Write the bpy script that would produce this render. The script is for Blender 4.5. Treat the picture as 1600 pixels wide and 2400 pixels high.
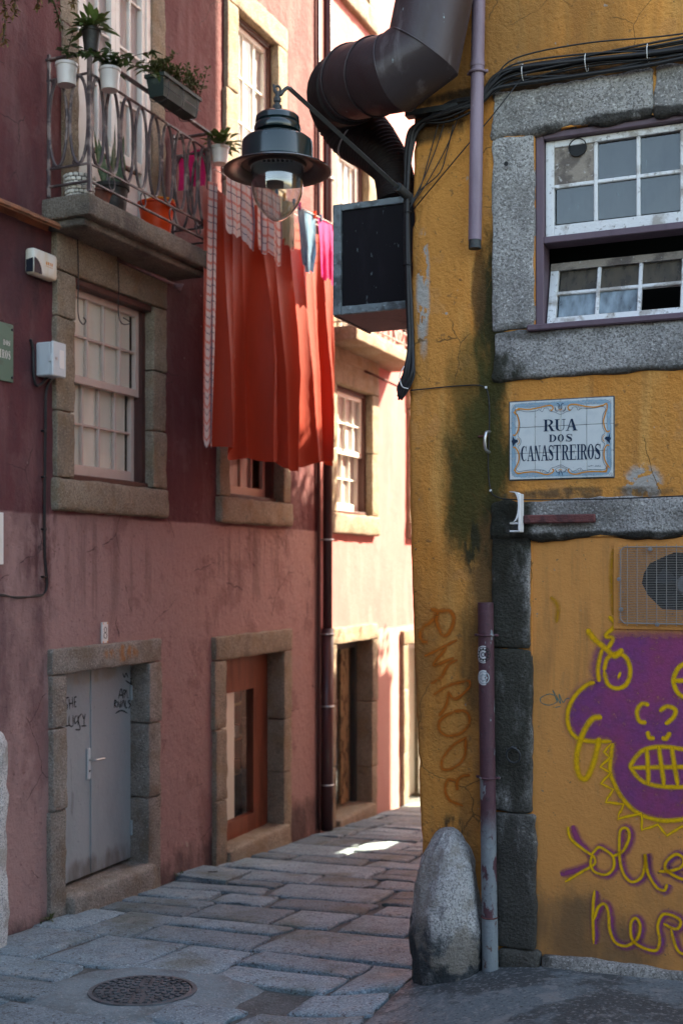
import bpy, bmesh, math, random
from mathutils import Vector, Matrix, noise
R_ = math.radians
random.seed(7)
for o in list(bpy.data.objects): bpy.data.objects.remove(o)
scn = bpy.context.scene; COL = scn.collection
# ------------------------------------------------------------------ camera
FPX = 2760.0; UC = 800.0; VH = 1330.0          # focal length in photo pixels, principal column, horizon row
cd = bpy.data.cameras.new('camera'); cam = bpy.data.objects.new('camera', cd); COL.objects.link(cam)
cam.location = (0, 0, 0); cam.rotation_euler = (R_(90), 0, 0)
cd.sensor_fit = 'VERTICAL'; cd.sensor_height = 36; cd.sensor_width = 24
cd.lens = FPX/2400*36; cd.shift_y = (VH-1200)/2400; cd.clip_start = .1; cd.clip_end = 500
cd.dof.use_dof = True; cd.dof.focus_distance = 6.1; cd.dof.aperture_fstop = 2.0
scn.camera = cam
# ------------------------------------------------------------------ frames of the two facades
def frame(o, X):
    X = Vector((X[0], X[1], 0)).normalized(); Y = Vector((-X.y, X.x, 0))
    M = Matrix(((X.x, Y.x, 0, o[0]), (X.y, Y.y, 0, o[1]), (0, 0, 1, 0), (0, 0, 0, 1)))
    return M
FL = frame((-2.261, 8.0), (.429, 1.0))          # left facade: x along the street, y into the wall
FR = frame((.370, 6.5), (2.333, -1.0))          # ochre facade: x to the right, y into the wall
FW = Matrix.Identity(4)
# ------------------------------------------------------------------ world, sun, exposure
SUN_EL = R_(42)
hx = FL.to_3x3() @ Vector((math.sin(R_(50)), -math.cos(R_(50)), 0))    # horizontal direction to the sun
tosun = Vector((hx.x*math.cos(SUN_EL), hx.y*math.cos(SUN_EL), math.sin(SUN_EL)))
w = bpy.data.worlds.new('World'); scn.world = w; w.use_nodes = True
nt = w.node_tree; bg = nt.nodes['Background']
sky = nt.nodes.new('ShaderNodeTexSky'); sky.sky_type = 'NISHITA'; sky.sun_disc = False
sky.sun_elevation = SUN_EL; sky.sun_rotation = math.atan2(tosun.x, tosun.y); sky.air_density = 1.0; sky.dust_density = 1.5
nt.links.new(sky.outputs[0], bg.inputs[0]); bg.inputs[1].default_value = .115
sd = bpy.data.lights.new('sun', 'SUN'); sd.energy = 4.4; sd.angle = R_(.6); sd.color = (1, .91, .81)
so = bpy.data.objects.new('sun', sd); COL.objects.link(so); so.rotation_euler = tosun.to_track_quat('Z', 'Y').to_euler(); so.location = (5, 5, 20)
scn.render.engine = 'CYCLES'
scn.view_settings.view_transform = 'Standard'; scn.view_settings.look = 'None'
scn.view_settings.exposure = 2.9; scn.view_settings.gamma = 1
scn.view_settings.use_white_balance = True; scn.view_settings.white_balance_temperature = 7900; scn.view_settings.white_balance_tint = 8   # camera set for open shade
scn.cycles.max_bounces = 8; scn.cycles.diffuse_bounces = 5; scn.cycles.transparent_max_bounces = 16
scn.cycles.caustics_reflective = False; scn.cycles.caustics_refractive = False
# ------------------------------------------------------------------ pixel -> facade helpers (calibration of the real planes)
def ray(u, v): return Vector(((u-UC)/FPX, 1, -(v-VH)/FPX))
def P(F, u, v, y=0.0):
    Fi = F.inverted(); o = Fi @ Vector((0, 0, 0)); d = Fi.to_3x3() @ ray(u, v)
    k = (y-o.y)/d.y; return o+d*k
def PX(F, u, v, x):
    Fi = F.inverted(); o = Fi @ Vector((0, 0, 0)); d = Fi.to_3x3() @ ray(u, v)
    k = (x-o.x)/d.x; return o+d*k
def sst(a, b, x):
    t = min(1, max(0, (x-a)/(b-a))); return t*t*(3-2*t)
def G(x, y):
    return -(1.84+.079*min(y, 26)) + .23*sst(-.35, 1.15, x)*(1-sst(6.3, 7.0, y))
def GL(s, y):
    p = FL @ Vector((s, y, 0)); return G(p.x, p.y)
def GRAY(u, v):
    d = ray(u, v); z = 6.0
    for i in range(30):
        z = -G(d.x*z, z)/((v-VH)/FPX)*.5+z*.5
    return Vector((d.x*z, z, G(d.x*z, z)))
# ------------------------------------------------------------------ materials
MATS = {}
def mat(name, col, rough=.7, layers=(), bump=None, metal=0, spec=.3, rand=0, coat=0, transl=None, band=None, grain=None, cracks=()):
    """layers: (scale, (sx,sy,sz), lo, hi, colour, strength, detail)"""
    m = bpy.data.materials.new(name); m.use_nodes = True; N = m.node_tree.nodes; L = m.node_tree.links
    b = N['Principled BSDF']; b.inputs['Roughness'].default_value = rough; b.inputs['Metallic'].default_value = metal
    b.inputs['Specular IOR Level'].default_value = spec; b.inputs['Coat Weight'].default_value = coat
    geo = N.new('ShaderNodeNewGeometry'); pos = geo.outputs['Position']
    rgb = N.new('ShaderNodeRGB'); rgb.outputs[0].default_value = (*col, 1); cur = rgb.outputs[0]
    oi = N.new('ShaderNodeObjectInfo')
    add = N.new('ShaderNodeVectorMath'); add.operation = 'ADD'; L.new(pos, add.inputs[0])
    if rand:
        cm = N.new('ShaderNodeCombineXYZ'); ml = N.new('ShaderNodeMath'); ml.operation = 'MULTIPLY'; ml.inputs[1].default_value = 37
        L.new(oi.outputs['Random'], ml.inputs[0]); L.new(ml.outputs[0], cm.inputs[0]); L.new(ml.outputs[0], cm.inputs[2]); L.new(cm.outputs[0], add.inputs[1])
    pv = add.outputs[0]
    def nz(scale, st, detail, src=pv, rgh=.6):
        mp = N.new('ShaderNodeMapping'); mp.inputs['Scale'].default_value = st; L.new(src, mp.inputs['Vector'])
        n = N.new('ShaderNodeTexNoise'); n.inputs['Scale'].default_value = scale; n.inputs['Detail'].default_value = detail; n.inputs['Roughness'].default_value = rgh
        L.new(mp.outputs[0], n.inputs['Vector']); return n.outputs[0]
    def ramp(src, lo, hi):
        r = N.new('ShaderNodeMapRange'); r.interpolation_type = 'SMOOTHSTEP'; r.inputs[1].default_value = lo; r.inputs[2].default_value = hi
        L.new(src, r.inputs[0]); return r.outputs[0]
    def mix(f, a, c, strength=1.0, mode='MIX'):
        x = N.new('ShaderNodeMix'); x.data_type = 'RGBA'; x.blend_type = mode
        if f is None: x.inputs[0].default_value = strength
        elif strength != 1:
            q = N.new('ShaderNodeMath'); q.operation = 'MULTIPLY'; q.inputs[1].default_value = strength; L.new(f, q.inputs[0]); L.new(q.outputs[0], x.inputs[0])
        else: L.new(f, x.inputs[0])
        L.new(a, x.inputs[6])
        if isinstance(c, tuple): x.inputs[7].default_value = (*c, 1)
        else: L.new(c, x.inputs[7])
        return x.outputs[2]
    m['_'] = 1
    for ly in layers:
        if band and ly is layers[min(2, len(layers)-1)]:       # a coat of another paint below a wavering edge
            zc, bc, wob = band
            sp = N.new('ShaderNodeSeparateXYZ'); L.new(pos, sp.inputs[0])
            n0 = nz(1.6, (1, 1, .2), 3)
            q = N.new('ShaderNodeMath'); q.operation = 'MULTIPLY_ADD'; q.inputs[1].default_value = wob; L.new(n0, q.inputs[0]); L.new(sp.outputs[2], q.inputs[2])
            cur = mix(ramp(q.outputs[0], zc+wob*.5+.012, zc+wob*.5-.012), cur, bc)
        sc, st, lo, hi, c, strn, det = ly[:7]
        f = ramp(nz(sc, st, det), lo, hi)
        if len(ly) > 7:   # restricted to a zone: frame, centre (x,z), radii
            F, cx, cz, rx, rz = ly[7]
            iv = F.inverted()
            sub = N.new('ShaderNodeMapping'); sub.vector_type = 'POINT'
            sub.inputs['Rotation'].default_value = iv.to_euler(); sub.inputs['Location'].default_value = iv.to_translation(); L.new(pos, sub.inputs['Vector'])
            sx = N.new('ShaderNodeSeparateXYZ'); L.new(sub.outputs[0], sx.inputs[0])
            def el(src, c0, r0):
                a1 = N.new('ShaderNodeMath'); a1.operation = 'SUBTRACT'; a1.inputs[1].default_value = c0; L.new(src, a1.inputs[0])
                a2 = N.new('ShaderNodeMath'); a2.operation = 'DIVIDE'; a2.inputs[1].default_value = r0; L.new(a1.outputs[0], a2.inputs[0])
                a3 = N.new('ShaderNodeMath'); a3.operation = 'POWER'; a3.inputs[1].default_value = 2
                a4 = N.new('ShaderNodeMath'); a4.operation = 'ABSOLUTE'; L.new(a2.outputs[0], a4.inputs[0]); L.new(a4.outputs[0], a3.inputs[0]); return a3.outputs[0]
            s = N.new('ShaderNodeMath'); s.operation = 'ADD'; L.new(el(sx.outputs[0], cx, rx), s.inputs[0]); L.new(el(sx.outputs[2], cz, rz), s.inputs[1])
            sn = N.new('ShaderNodeMath'); sn.operation = 'MULTIPLY_ADD'; sn.inputs[1].default_value = 1.5; L.new(nz(7, (1, 1, .45), 7, rgh=.7), sn.inputs[0]); L.new(s.outputs[0], sn.inputs[2])
            g = ramp(sn.outputs[0], 1.62, 1.02)
            mu = N.new('ShaderNodeMath'); mu.operation = 'MULTIPLY'; L.new(f, mu.inputs[0]); L.new(g, mu.inputs[1]); f = mu.outputs[0]
        cur = mix(f, cur, c, strn)
    if cracks:
        for sc, wd, cc, lo_ in cracks:
            wp_ = N.new('ShaderNodeVectorMath'); wp_.operation = 'MULTIPLY_ADD'; nv = N.new('ShaderNodeTexNoise'); nv.inputs['Scale'].default_value = 6; nv.inputs['Detail'].default_value = 4; L.new(pv, nv.inputs['Vector']); wp_.inputs[1].default_value = (.12, .12, .12); L.new(nv.outputs['Color'], wp_.inputs[0]); L.new(pv, wp_.inputs[2])
            vo = N.new('ShaderNodeTexVoronoi'); vo.feature = 'DISTANCE_TO_EDGE'; vo.inputs['Scale'].default_value = sc; L.new(wp_.outputs[0], vo.inputs['Vector'])
            cf = ramp(vo.outputs['Distance'], wd, wd*.3); msk = ramp(nz(2.2, one, 3), lo_, lo_+.06); mu = N.new('ShaderNodeMath'); mu.operation = 'MULTIPLY'; L.new(cf, mu.inputs[0]); L.new(msk, mu.inputs[1]); cur = mix(mu.outputs[0], cur, cc, .85)
    if rand:
        hs = N.new('ShaderNodeHueSaturation'); mr = N.new('ShaderNodeMapRange'); mr.inputs[3].default_value = 1-rand; mr.inputs[4].default_value = 1+rand
        L.new(oi.outputs['Random'], mr.inputs[0]); L.new(mr.outputs[0], hs.inputs['Value']); L.new(cur, hs.inputs['Color']); cur = hs.outputs[0]
    L.new(cur, b.inputs['Base Color'])
    if bump:
        prev = None
        for sc, stg, st in bump:
            bp = N.new('ShaderNodeBump'); bp.inputs['Strength'].default_value = stg; bp.inputs['Distance'].default_value = .035
            L.new(nz(sc, st, 6, rgh=.65), bp.inputs['Height'])
            if prev: L.new(prev, bp.inputs['Normal'])
            prev = bp.outputs[0]
        L.new(prev, b.inputs['Normal'])
    if transl:
        tr = N.new('ShaderNodeBsdfTranslucent'); L.new(cur, tr.inputs[0]); mx = N.new('ShaderNodeMixShader'); mx.inputs[0].default_value = transl
        L.new(b.outputs[0], mx.inputs[1]); L.new(tr.outputs[0], mx.inputs[2]); L.new(mx.outputs[0], N['Material Output'].inputs[0])
    MATS[name] = m; return m
one = (1, 1, 1)
def granite(name, c, dark, lite, warm=None, rand=.12, extra=(), rough=.85, spec=.3):
    ly = [(2.5, one, .4, .7, dark, .6, 5), (7, (1, 1, .6), .52, .64, tuple(k*.55 for k in c), .6, 7), (85, one, .5, .58, dark, .85, 3), (70, (1, 1, 1.1), .56, .66, lite, .85, 3)]
    if warm: ly.append((5, one, .45, .7, warm, .5, 5))
    ly += [(9, one, .58, .75, tuple(k*.3 for k in c), .5, 6)]
    return mat(name, c, rough, ly+list(extra), bump=[(9, .5, one), (60, .8, one)], rand=rand, spec=spec)
granite('granite_warm', (.36, .29, .21), (.2, .155, .11), (.5, .42, .32), (.3, .2, .1))
granite('granite_door', (.33, .29, .245), (.17, .145, .12), (.46, .42, .37), (.22, .15, .09),
        extra=[(14, (1, 1, .5), .42, .62, (.42, .16, .03), .8, 5, (FL, 1.3, -.67, .3, .09))])
granite('granite_grey', (.47, .45, .42), (.18, .17, .155), (.68, .66, .62), None,
        extra=[(5, (1, 1, .4), .15, .45, (.024, .026, .014), .95, 7, (FR, .5, .22, .26, .45)), (6, (1, 1, .4), .15, .5, (.028, .027, .017), .94, 7, (FR, .55, -.55, .24, 1.0)),
               (7, one, .2, .5, (.022, .02, .014), .95, 7, (FR, 1.1, .15, .9, .05)), (7, one, .3, .5, (.025, .026, .012), .92, 7, (FR, .5, 1.02, .2, .16)), (8, one, .3, .5, (.05, .045, .035), .85, 7, (FR, 1.2, .985, .9, .05)),
               (8, one, .25, .5, (.03, .025, .02), .92, 7, (FR, 1.2, 2.30, .7, .045)), (6, one, .3, .55, (.09, .08, .065), .7, 7, (FR, .75, 1.25, .35, .07)),
               (5, (1, 1, .3), .2, .5, (.04, .038, .03), .9, 7, (FR, .6, -1.75, .26, .9)), (6, one, .3, .5, (.035, .033, .03), .85, 7, (FR, 1.3, -2.2, 1.2, .12))])
granite('granite_guard', (.6, .59, .57), (.24, .24, .24), (.68, .68, .68), None,
        extra=[(6, (1, 1, .5), .1, .42, (.022, .03, .034), .96, 7, (FR, .2, -2.55, 1.2, .8)), (9, one, .35, .5, (.05, .06, .065), .85, 6, (FR, .1, -2.1, .3, .3)), (5, one, .5, .6, (.33, .29, .24), .6, 6)])
granite('granite_slab', (.22, .19, .155), (.12, .1, .08), (.3, .26, .21), (.2, .15, .1), extra=[(3, one, .45, .65, (.06, .05, .045), .7, 5)])
granite('paving', (.24, .34, .39), (.125, .18, .205), (.39, .5, .54), None, rand=.36, rough=.62, spec=.5, extra=[(1.7, one, .5, .68, (.11, .135, .1), .7, 6), (4, one, .55, .7, (.34, .36, .35), .5, 6), (34, (1, 1, 1), .57, .66, (.05, .054, .055), .85, 4)])
mat('mortar', (.10, .108, .108), .95, [(7, one, .45, .6, (.07, .075, .07), .8, 6), (60, one, .5, .7, (.22, .225, .22), .6, 3)], bump=[(30, .6, one)])
mat('cement', (.17, .23, .25), .75, [(3, one, .42, .62, (.11, .135, .14), .85, 7), (60, one, .55, .68, (.4, .4, .4), .6, 3), (30, one, .6, .7, (.1, .11, .11), .7, 5)], bump=[(8, .5, one), (50, .5, one)])
mat('asphalt', (.13, .165, .18), .7, [(2.0, one, .46, .54, (.05, .058, .062), .9, 8), (45, one, .54, .64, (.27, .28, .28), .7, 4), (55, one, .56, .66, (.03, .032, .033), .8, 4), (7, one, .56, .62, (.24, .25, .25), .6, 7)], bump=[(60, .35, one), (4, .3, one)], spec=.5)
mat('plaster_red', (.142, .042, .044), .88, [(1.0, (1, 1, .7), .42, .7, (.095, .026, .031), .8, 5), (4.0, (1, 1, .2), .48, .68, (.24, .125, .12), .5, 7), (11, (1, 1, .3), .59, .7, (.085, .036, .04), .25, 7), (30, one, .6, .7, (.11, .042, .044), .5, 4),
     (2.2, one, .53, .62, (.19, .09, .088), .5, 8), (4.2, one, .715, .722, (.42, .34, .28), .9, 6), (14, one, .73, .74, (.36, .3, .26), .8, 5),
     (3, (1, 1, .5), .2, .6, (.06, .042, .042), .8, 6, (FL, 2.5, -2.75, 7, .42)), (9, (1, 1, .06), .46, .6, (.15, .085, .08), .5, 6, (FL, 1.2, .0, .85, .5)), (9, (1, 1, .06), .46, .6, (.15, .085, .08), .5, 6, (FL, 3.6, .05, .85, .45)),
     (5, (1, 1, .3), .3, .6, (.045, .022, .026), .8, 6, (FL, .1, 2.1, .5, .5)), (3, (1, 1, .3), .3, .65, (.07, .03, .036), .7, 6, (FL, .0, 1.0, .7, 3.2)), (12, (1, 1, .4), .4, .6, (.09, .034, .036), .8, 6, (FL, .35, .2, .22, .5))],  # tall zone puts the dimmer light at the near end into the plaster colour
     bump=[(4, .55, one), (20, .45, one), (90, .25, one)], band=(.385, (.36, .215, .195), .05), cracks=[(1.3, .006, (.06, .03, .03), .52)])
mat('plaster_salmon', (.42, .15, .14), .88, [(1.4, (1, 1, .5), .4, .7, (.38, .12, .115), .7, 5), (5, (1, 1, .25), .5, .7, (.47, .2, .185), .5, 6)],
     bump=[(6, .25, one), (60, .25, one)], band=(-.75, (.5, .27, .24), .04))
CH = (.42, .4, .36)
mat('plaster_ochre', (.66, .275, .06), .85, [(1.2, (1, 1, .6), .42, .68, (.66, .235, .038), .85, 6), (6, (1, 1, .1), .5, .7, (.74, .4, .12), .55, 7), (8, (1, 1, .08), .52, .72, (.34, .14, .04), .6, 7), (3.1, one, .58, .62, (.62, .27, .075), .8, 7),
     (24, one, .62, .7, (.22, .1, .04), .7, 5), (9, one, .69, .70, CH, .95, 7), (38, one, .70, .72, (.1, .07, .04), .9, 4),
     (6, (1, 1, .25), .2, .42, (.022, .024, .006), .98, 7, (FR, .47, 1.15, .11, .8)), (6, (1, 1, .3), .25, .5, (.035, .036, .008), .96, 7, (FR, .40, .46, .24, .62)), (8, (1, 1, .3), .25, .5, (.07, .06, .012), .7, 7, (FR, .38, .6, .26, .8)),
     (7, (1, 1, .35), .2, .45, (.028, .028, .01), .96, 7, (FR, .47, -.05, .1, .6)), (5, (1, 1, .2), .33, .55, (.075, .055, .02), .85, 6, (FR, .42, -.4, .15, .6)),
     (4, (1, 1, .3), .35, .65, (.24, .11, .035), .7, 6, (FR, .2, -.7, .5, 1.6)), (16, (1, 1, .4), .44, .47, CH, .95, 7, (FR, .085, 1.5, .05, .42)), (13, one, .47, .5, CH, .95, 7, (FR, 1.26, .42, .13, .14)),
     (12, one, .4, .44, CH, .9, 7, (FR, .37, 2.1, .05, .05)), (9, one, .35, .55, (.1, .065, .035), .85, 7, (FR, .95, .385, .6, .045)), (3, (1, 1, .2), .3, .6, (.16, .085, .028), .65, 7, (FR, 1.0, 2.8, 1.6, .45)),
     (5, (1, 1, .4), .2, .5, (.03, .02, .01), .9, 6, (FR, .8, 2.56, 1.1, .05)), (6, (1, 1, .15), .25, .5, (.1, .05, .015), .85, 6, (FR, .40, 1.5, .05, .28)), (7, (1, 1, .3), .3, .5, (.03, .022, .01), .85, 6, (FR, .05, 2.42, .35, .12)),  # dark bands along the cables: dirt and their shadow put into the colour
     (9, (1, 1, .3), .5, .54, (.03, .028, .012), .9, 7, (FR, .36, .12, .06, .2)), (9, (1, 1, .3), .42, .5, (.05, .04, .02), .85, 7, (FR, .25, -1.42, .12, .1))],
     bump=[(5, .5, one), (40, .42, one), (120, .3, one)], cracks=[(1.7, .006, (.14, .07, .02), .5)])
mat('panel_ochre', (.68, .285, .075), .8, [(1.5, (1, 1, .6), .4, .7, (.6, .25, .068), .8, 5), (8, (1, 1, .3), .6, .75, (.4, .19, .07), .6, 6), (20, one, .7, .74, (.4, .36, .3), .8, 4),
     (4, (1, 1, .4), .3, .6, (.12, .07, .035), .8, 6, (FR, .95, -1.95, .5, .3)), (9, (1, 1, .07), .5, .68, (.3, .14, .05), .6, 7, (FR, 1.1, -.5, .6, .9)), (40, one, .66, .7, (.2, .12, .06), .8, 4), (3, (1, 1, .4), .3, .7, (.2, .12, .06), .6, 6, (FR, 1.3, -2.0, 1.5, .5))],
     bump=[(9, .18, one), (60, .2, one)])
mat('plaster_grey', (.5, .48, .45), .9, [(2, one, .4, .7, (.35, .3, .25), .7, 5)], bump=[(30, .3, one)])
mat('plaster_dark', (.12, .1, .095), .9, [(2, one, .4, .7, (.09, .075, .07), .7, 5)], bump=[(30, .3, one)])
mat('bounce_white', (.72, .71, .68), .9, [(2, one, .45, .7, (.6, .57, .52), .6, 6), (9, (1, 1, .15), .55, .7, (.45, .42, .38), .5, 6)], bump=[(20, .4, one)])  # pale finish made up for unseen walls to bounce light onto the left facade
mat('roof_clay', (.3, .12, .06), .9, [(9, one, .4, .6, (.16, .08, .05), .7, 5)], bump=[(20, .4, one)])
mat('white_paint', (.78, .74, .68), .5, [(8, one, .5, .75, (.6, .54, .46), .5, 5)], bump=[(25, .1, one)])
mat('white_worn', (.74, .74, .72), .55, [(9, one, .5, .65, (.3, .25, .2), .75, 6), (40, one, .58, .68, (.16, .13, .1), .7, 5)], bump=[(40, .25, one)])
mat('sash_dirty', (.3, .25, .2), .7, [(9, one, .45, .6, (.1, .08, .07), .8, 6), (30, one, .6, .7, (.6, .57, .52), .8, 5)], bump=[(40, .3, one)])
mat('sash_paint', (.62, .49, .42), .55, [(8, one, .5, .75, (.5, .38, .31), .5, 5)], bump=[(30, .12, one)])
mat('brown_paint', (.085, .038, .032), .5, [(9, (1, 1, .3), .5, .7, (.05, .022, .02), .6, 5)], bump=[(30, .15, one)])
mat('wood_brown', (.22, .07, .04), .45, [(12, (1, 1, .15), .45, .65, (.12, .035, .02), .7, 5)], bump=[(40, .15, (1, 1, .2))])
mat('purple_paint', (.13, .085, .105), .5, [(8, (1, 1, .3), .5, .7, (.07, .045, .055), .6, 5)], bump=[(30, .15, one)])
mat('pipe_purple', (.24, .175, .215), .45, [(6, (1, 1, .25), .45, .7, (.15, .1, .125), .7, 5), (40, (1, 1, .3), .7, .72, (.5, .48, .48), .8, 4)], bump=[(60, .12, one)], spec=.4)
mat('pipe_flaked', (.09, .04, .05), .55, [(7, (1, 1, .5), .47, .50, (.2, .235, .25), .9, 8, (FR, .46, -1.75, .3, .6)), (14, (1, 1, .5), .6, .62, (.22, .25, .26), .9, 8), (30, one, .55, .7, (.05, .03, .035), .7, 5)], bump=[(30, .3, one)])
mat('pipe_teal', (.2, .235, .25), .6, [(8, (1, 1, .4), .45, .65, (.13, .155, .165), .7, 6), (25, one, .62, .68, (.1, .05, .04), .8, 5)], bump=[(40, .3, one)])
mat('pipe_brown', (.085, .03, .03), .35, [(6, (1, 1, .2), .5, .7, (.05, .018, .02), .7, 4)], spec=.5)
mat('metal_grey', (.33, .375, .385), .5, [(3, (1, 1, .4), .45, .7, (.26, .295, .3), .7, 5), (30, one, .68, .72, (.13, .13, .12), .7, 5), (6, (1, 1, .3), .3, .6, (.14, .125, .11), .8, 7, (FL, 1.2, -2.4, .9, .22)), (8, (1, 1, .2), .35, .6, (.3, .27, .2), .7, 6, (FL, 1.2, -.82, .6, .1)), (18, (.5, .5, .08), .66, .7, (.2, .22, .22), .7, 5)], bump=[(3, .25, one), (11, .15, one)], spec=.4)
mat('duct_metal', (.046, .035, .038), .45, [(4, (1, 1, .4), .45, .7, (.035, .02, .022), .8, 5), (9, (1, 1, .25), .56, .72, (.17, .16, .17), .6, 6), (24, (.6, .6, .25), .67, .70, (.3, .42, .44), .85, 6)], bump=[(6, .12, one), (90, .1, one)], spec=.5, metal=.2)
mat('hose_dark', (.018, .013, .013), .6, [(20, one, .5, .7, (.035, .025, .022), .6, 5)], spec=.25)
mat('duct_white', (.7, .7, .68), .6, [(30, one, .5, .6, (.1, .08, .08), .9, 5)])
mat('box_frame', (.16, .2, .21), .5, [(9, one, .46, .6, (.045, .05, .05), .85, 6), (30, one, .6, .68, (.34, .4, .42), .7, 5)], bump=[(30, .35, one)], spec=.5)
mat('box_dark', (.006, .005, .007), .6, [(38, (1, 1, .5), .66, .69, (.12, .15, .16), .7, 5), (7, (1, 1, .2), .5, .7, (.016, .013, .018), .7, 6)], spec=.15)
mat('box_under', (.3, .2, .18), .8, [(5, one, .5, .7, (.1, .07, .065), .7, 5)], bump=[(30, .3, one)])
mat('lamp_enamel', (.008, .022, .025), .2, [(40, one, .68, .72, (.1, .12, .12), .4, 4)], spec=.5, coat=.2)
mat('lamp_inside', (.055, .036, .03), .3, spec=.4)
mat('iron_dark', (.035, .04, .042), .5, [(30, one, .55, .7, (.1, .08, .06), .5, 5)], bump=[(60, .25, one)], spec=.4)
mat('iron_cover', (.075, .09, .1), .5, [(12, one, .45, .65, (.03, .035, .04), .8, 5)], bump=[(60, .3, one)], spec=.5)
mat('rail_paint', (.07, .05, .052), .45, [(9, one, .5, .62, (.34, .26, .23), .6, 5), (30, one, .6, .68, (.07, .04, .04), .7, 5)], bump=[(60, .2, one)], spec=.5)
mat('rail_mauve', (.3, .22, .21), .5, [(16, one, .55, .7, (.16, .1, .09), .5, 5)], bump=[(60, .2, one)])
mat('rust', (.16, .055, .05), .75, [(16, one, .45, .6, (.07, .03, .03), .8, 6)], bump=[(40, .5, one)])
mat('cable_black', (.012, .012, .013), .5, [(40, one, .6, .7, (.05, .05, .05), .6, 3)], spec=.4)
mat('rubber_white', (.75, .75, .73), .5)
mat('steel', (.5, .5, .5), .3, metal=.8)
mat('ceramic_white', (.72, .7, .66), .3, [(9, one, .55, .75, (.55, .52, .46), .5, 4)], spec=.5)
mat('pot_dark', (.03, .032, .03), .5, [(20, one, .5, .7, (.07, .07, .06), .6, 4)])
mat('planter_green', (.02, .035, .03), .6, [(10, one, .5, .7, (.1, .12, .1), .5, 4)])
mat('terracotta', (.2, .075, .05), .8, [(12, one, .45, .65, (.11, .05, .04), .7, 5)])
mat('bucket_red', (.75, .07, .012), .4, [(8, one, .55, .75, (.55, .04, .01), .5, 4)], transl=.25)
mat('orange_plastic', (.85, .3, .02), .4)
mat('pebble', (.6, .57, .5), .7, [(20, one, .5, .7, (.35, .32, .28), .6, 4)], rand=.25, bump=[(50, .3, one)])
mat('soil', (.05, .035, .025), .95)
mat('leaf_dark', (.045, .09, .025), .45, [(30, one, .45, .7, (.09, .14, .04), .7, 3)], transl=.25, rand=.1)
mat('leaf_olive', (.085, .105, .035), .5, [(30, one, .45, .7, (.04, .06, .02), .7, 3)], transl=.25)
mat('leaf_mid', (.085, .14, .035), .4, [(30, one, .45, .7, (.14, .19, .06), .7, 3)], transl=.25)
mat('leaf_snake', (.06, .11, .05), .4, [(30, (1, 1, .6), .48, .56, (.16, .2, .1), .8, 4)], transl=.15)
mat('leaf_dry', (.2, .14, .04), .7, [(40, one, .45, .6, (.07, .05, .03), .8, 4)], transl=.2)
mat('stem', (.07, .05, .03), .8)
mat('curtain_orange', (.36, .032, .01), .6, [(3, (1, 1, .2), .4, .7, (.3, .026, .008), .7, 4), (60, (1, 1, .15), .45, .65, (.3, .03, .008), .4, 5)], bump=[(12, .2, (1, 1, .25)), (300, .1, one)], transl=.24)
mat('denim', (.1, .23, .36), .85, [(14, (1, 1, .4), .45, .7, (.22, .36, .46), .8, 5)], bump=[(30, .5, (1, 1, .4))], transl=.3)
mat('pink_cloth', (.6, .06, .24), .85, [(10, (1, 1, .4), .5, .7, (.7, .05, .25), .6, 5)], bump=[(30, .5, (1, 1, .4))], transl=.4)
mat('magenta_towel', (.5, .02, .13), .95, [(30, one, .45, .7, (.4, .015, .09), .7, 4)], bump=[(90, .6, one)], transl=.2)
mat('olive_cloth', (.3, .32, .22), .85, [(8, (1, 1, .3), .5, .6, (.75, .75, .65), .8, 5), (10, (1, 1, .3), .62, .7, (.06, .08, .05), .9, 5)], bump=[(30, .5, (1, 1, .4))], transl=.3)
mat('curtain_cream', (.84, .82, .7), .9, [(6, (1, 1, .1), .45, .7, (.78, .74, .62), .6, 4)], transl=.1)
mat('lace', (.76, .75, .73), .9, [(9, (1, 1, .1), .4, .7, (.5, .5, .5), .8, 4)], transl=.3)
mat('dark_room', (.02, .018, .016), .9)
mat('beige_wood', (.4, .29, .16), .7, [(16, (1, 1, .5), .5, .56, (.1, .06, .03), .9, 3)])
mat('shelf_wood', (.3, .19, .08), .6)
mat('tile_white', (.62, .655, .63), .18, [(14, one, .5, .7, (.52, .57, .56), .6, 5), (50, one, .72, .74, (.25, .22, .2), .6, 3)], spec=.5, rand=.04)
mat('tile_blue', (.4, .55, .62), .18, [(12, (1, 1, .6), .45, .65, (.56, .64, .65), .8, 5)], spec=.5)
mat('glaze_navy', (.01, .028, .06), .2, [(30, (1, 1, .3), .5, .7, (.02, .055, .1), .7, 4)], spec=.5)
mat('glaze_orange', (.66, .25, .03), .2, [(20, one, .5, .7, (.55, .18, .02), .6, 4)], spec=.5)
mat('glaze_grey', (.36, .37, .37), .25, spec=.5)
mat('sign_green', (.1, .17, .12), .5, [(12, one, .55, .7, (.07, .1, .07), .6, 5)], spec=.4)
mat('alarm_white', (.72, .7, .62), .45, [(7, (1, 1, .3), .45, .6, (.62, .5, .3), .6, 5), (9, (1, .6, .25), .62, .66, (.05, .04, .03), .9, 5)])
mat('alarm_dark', (.02, .025, .035), .3)
mat('abs_grey', (.55, .58, .58), .45, [(9, one, .55, .75, (.46, .49, .49), .4, 4)])
mat('plate_tile', (.75, .73, .68), .25)
mat('ink_black', (.012, .012, .012), .6)
mat('grille_wire', (.26, .24, .21), .6)
mat('fan_dark', (.012, .014, .017), .4)
mat('fan_hub', (.3, .31, .33), .3, metal=.5)
mat('sticker_white', (.6, .6, .6), .5)
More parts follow.
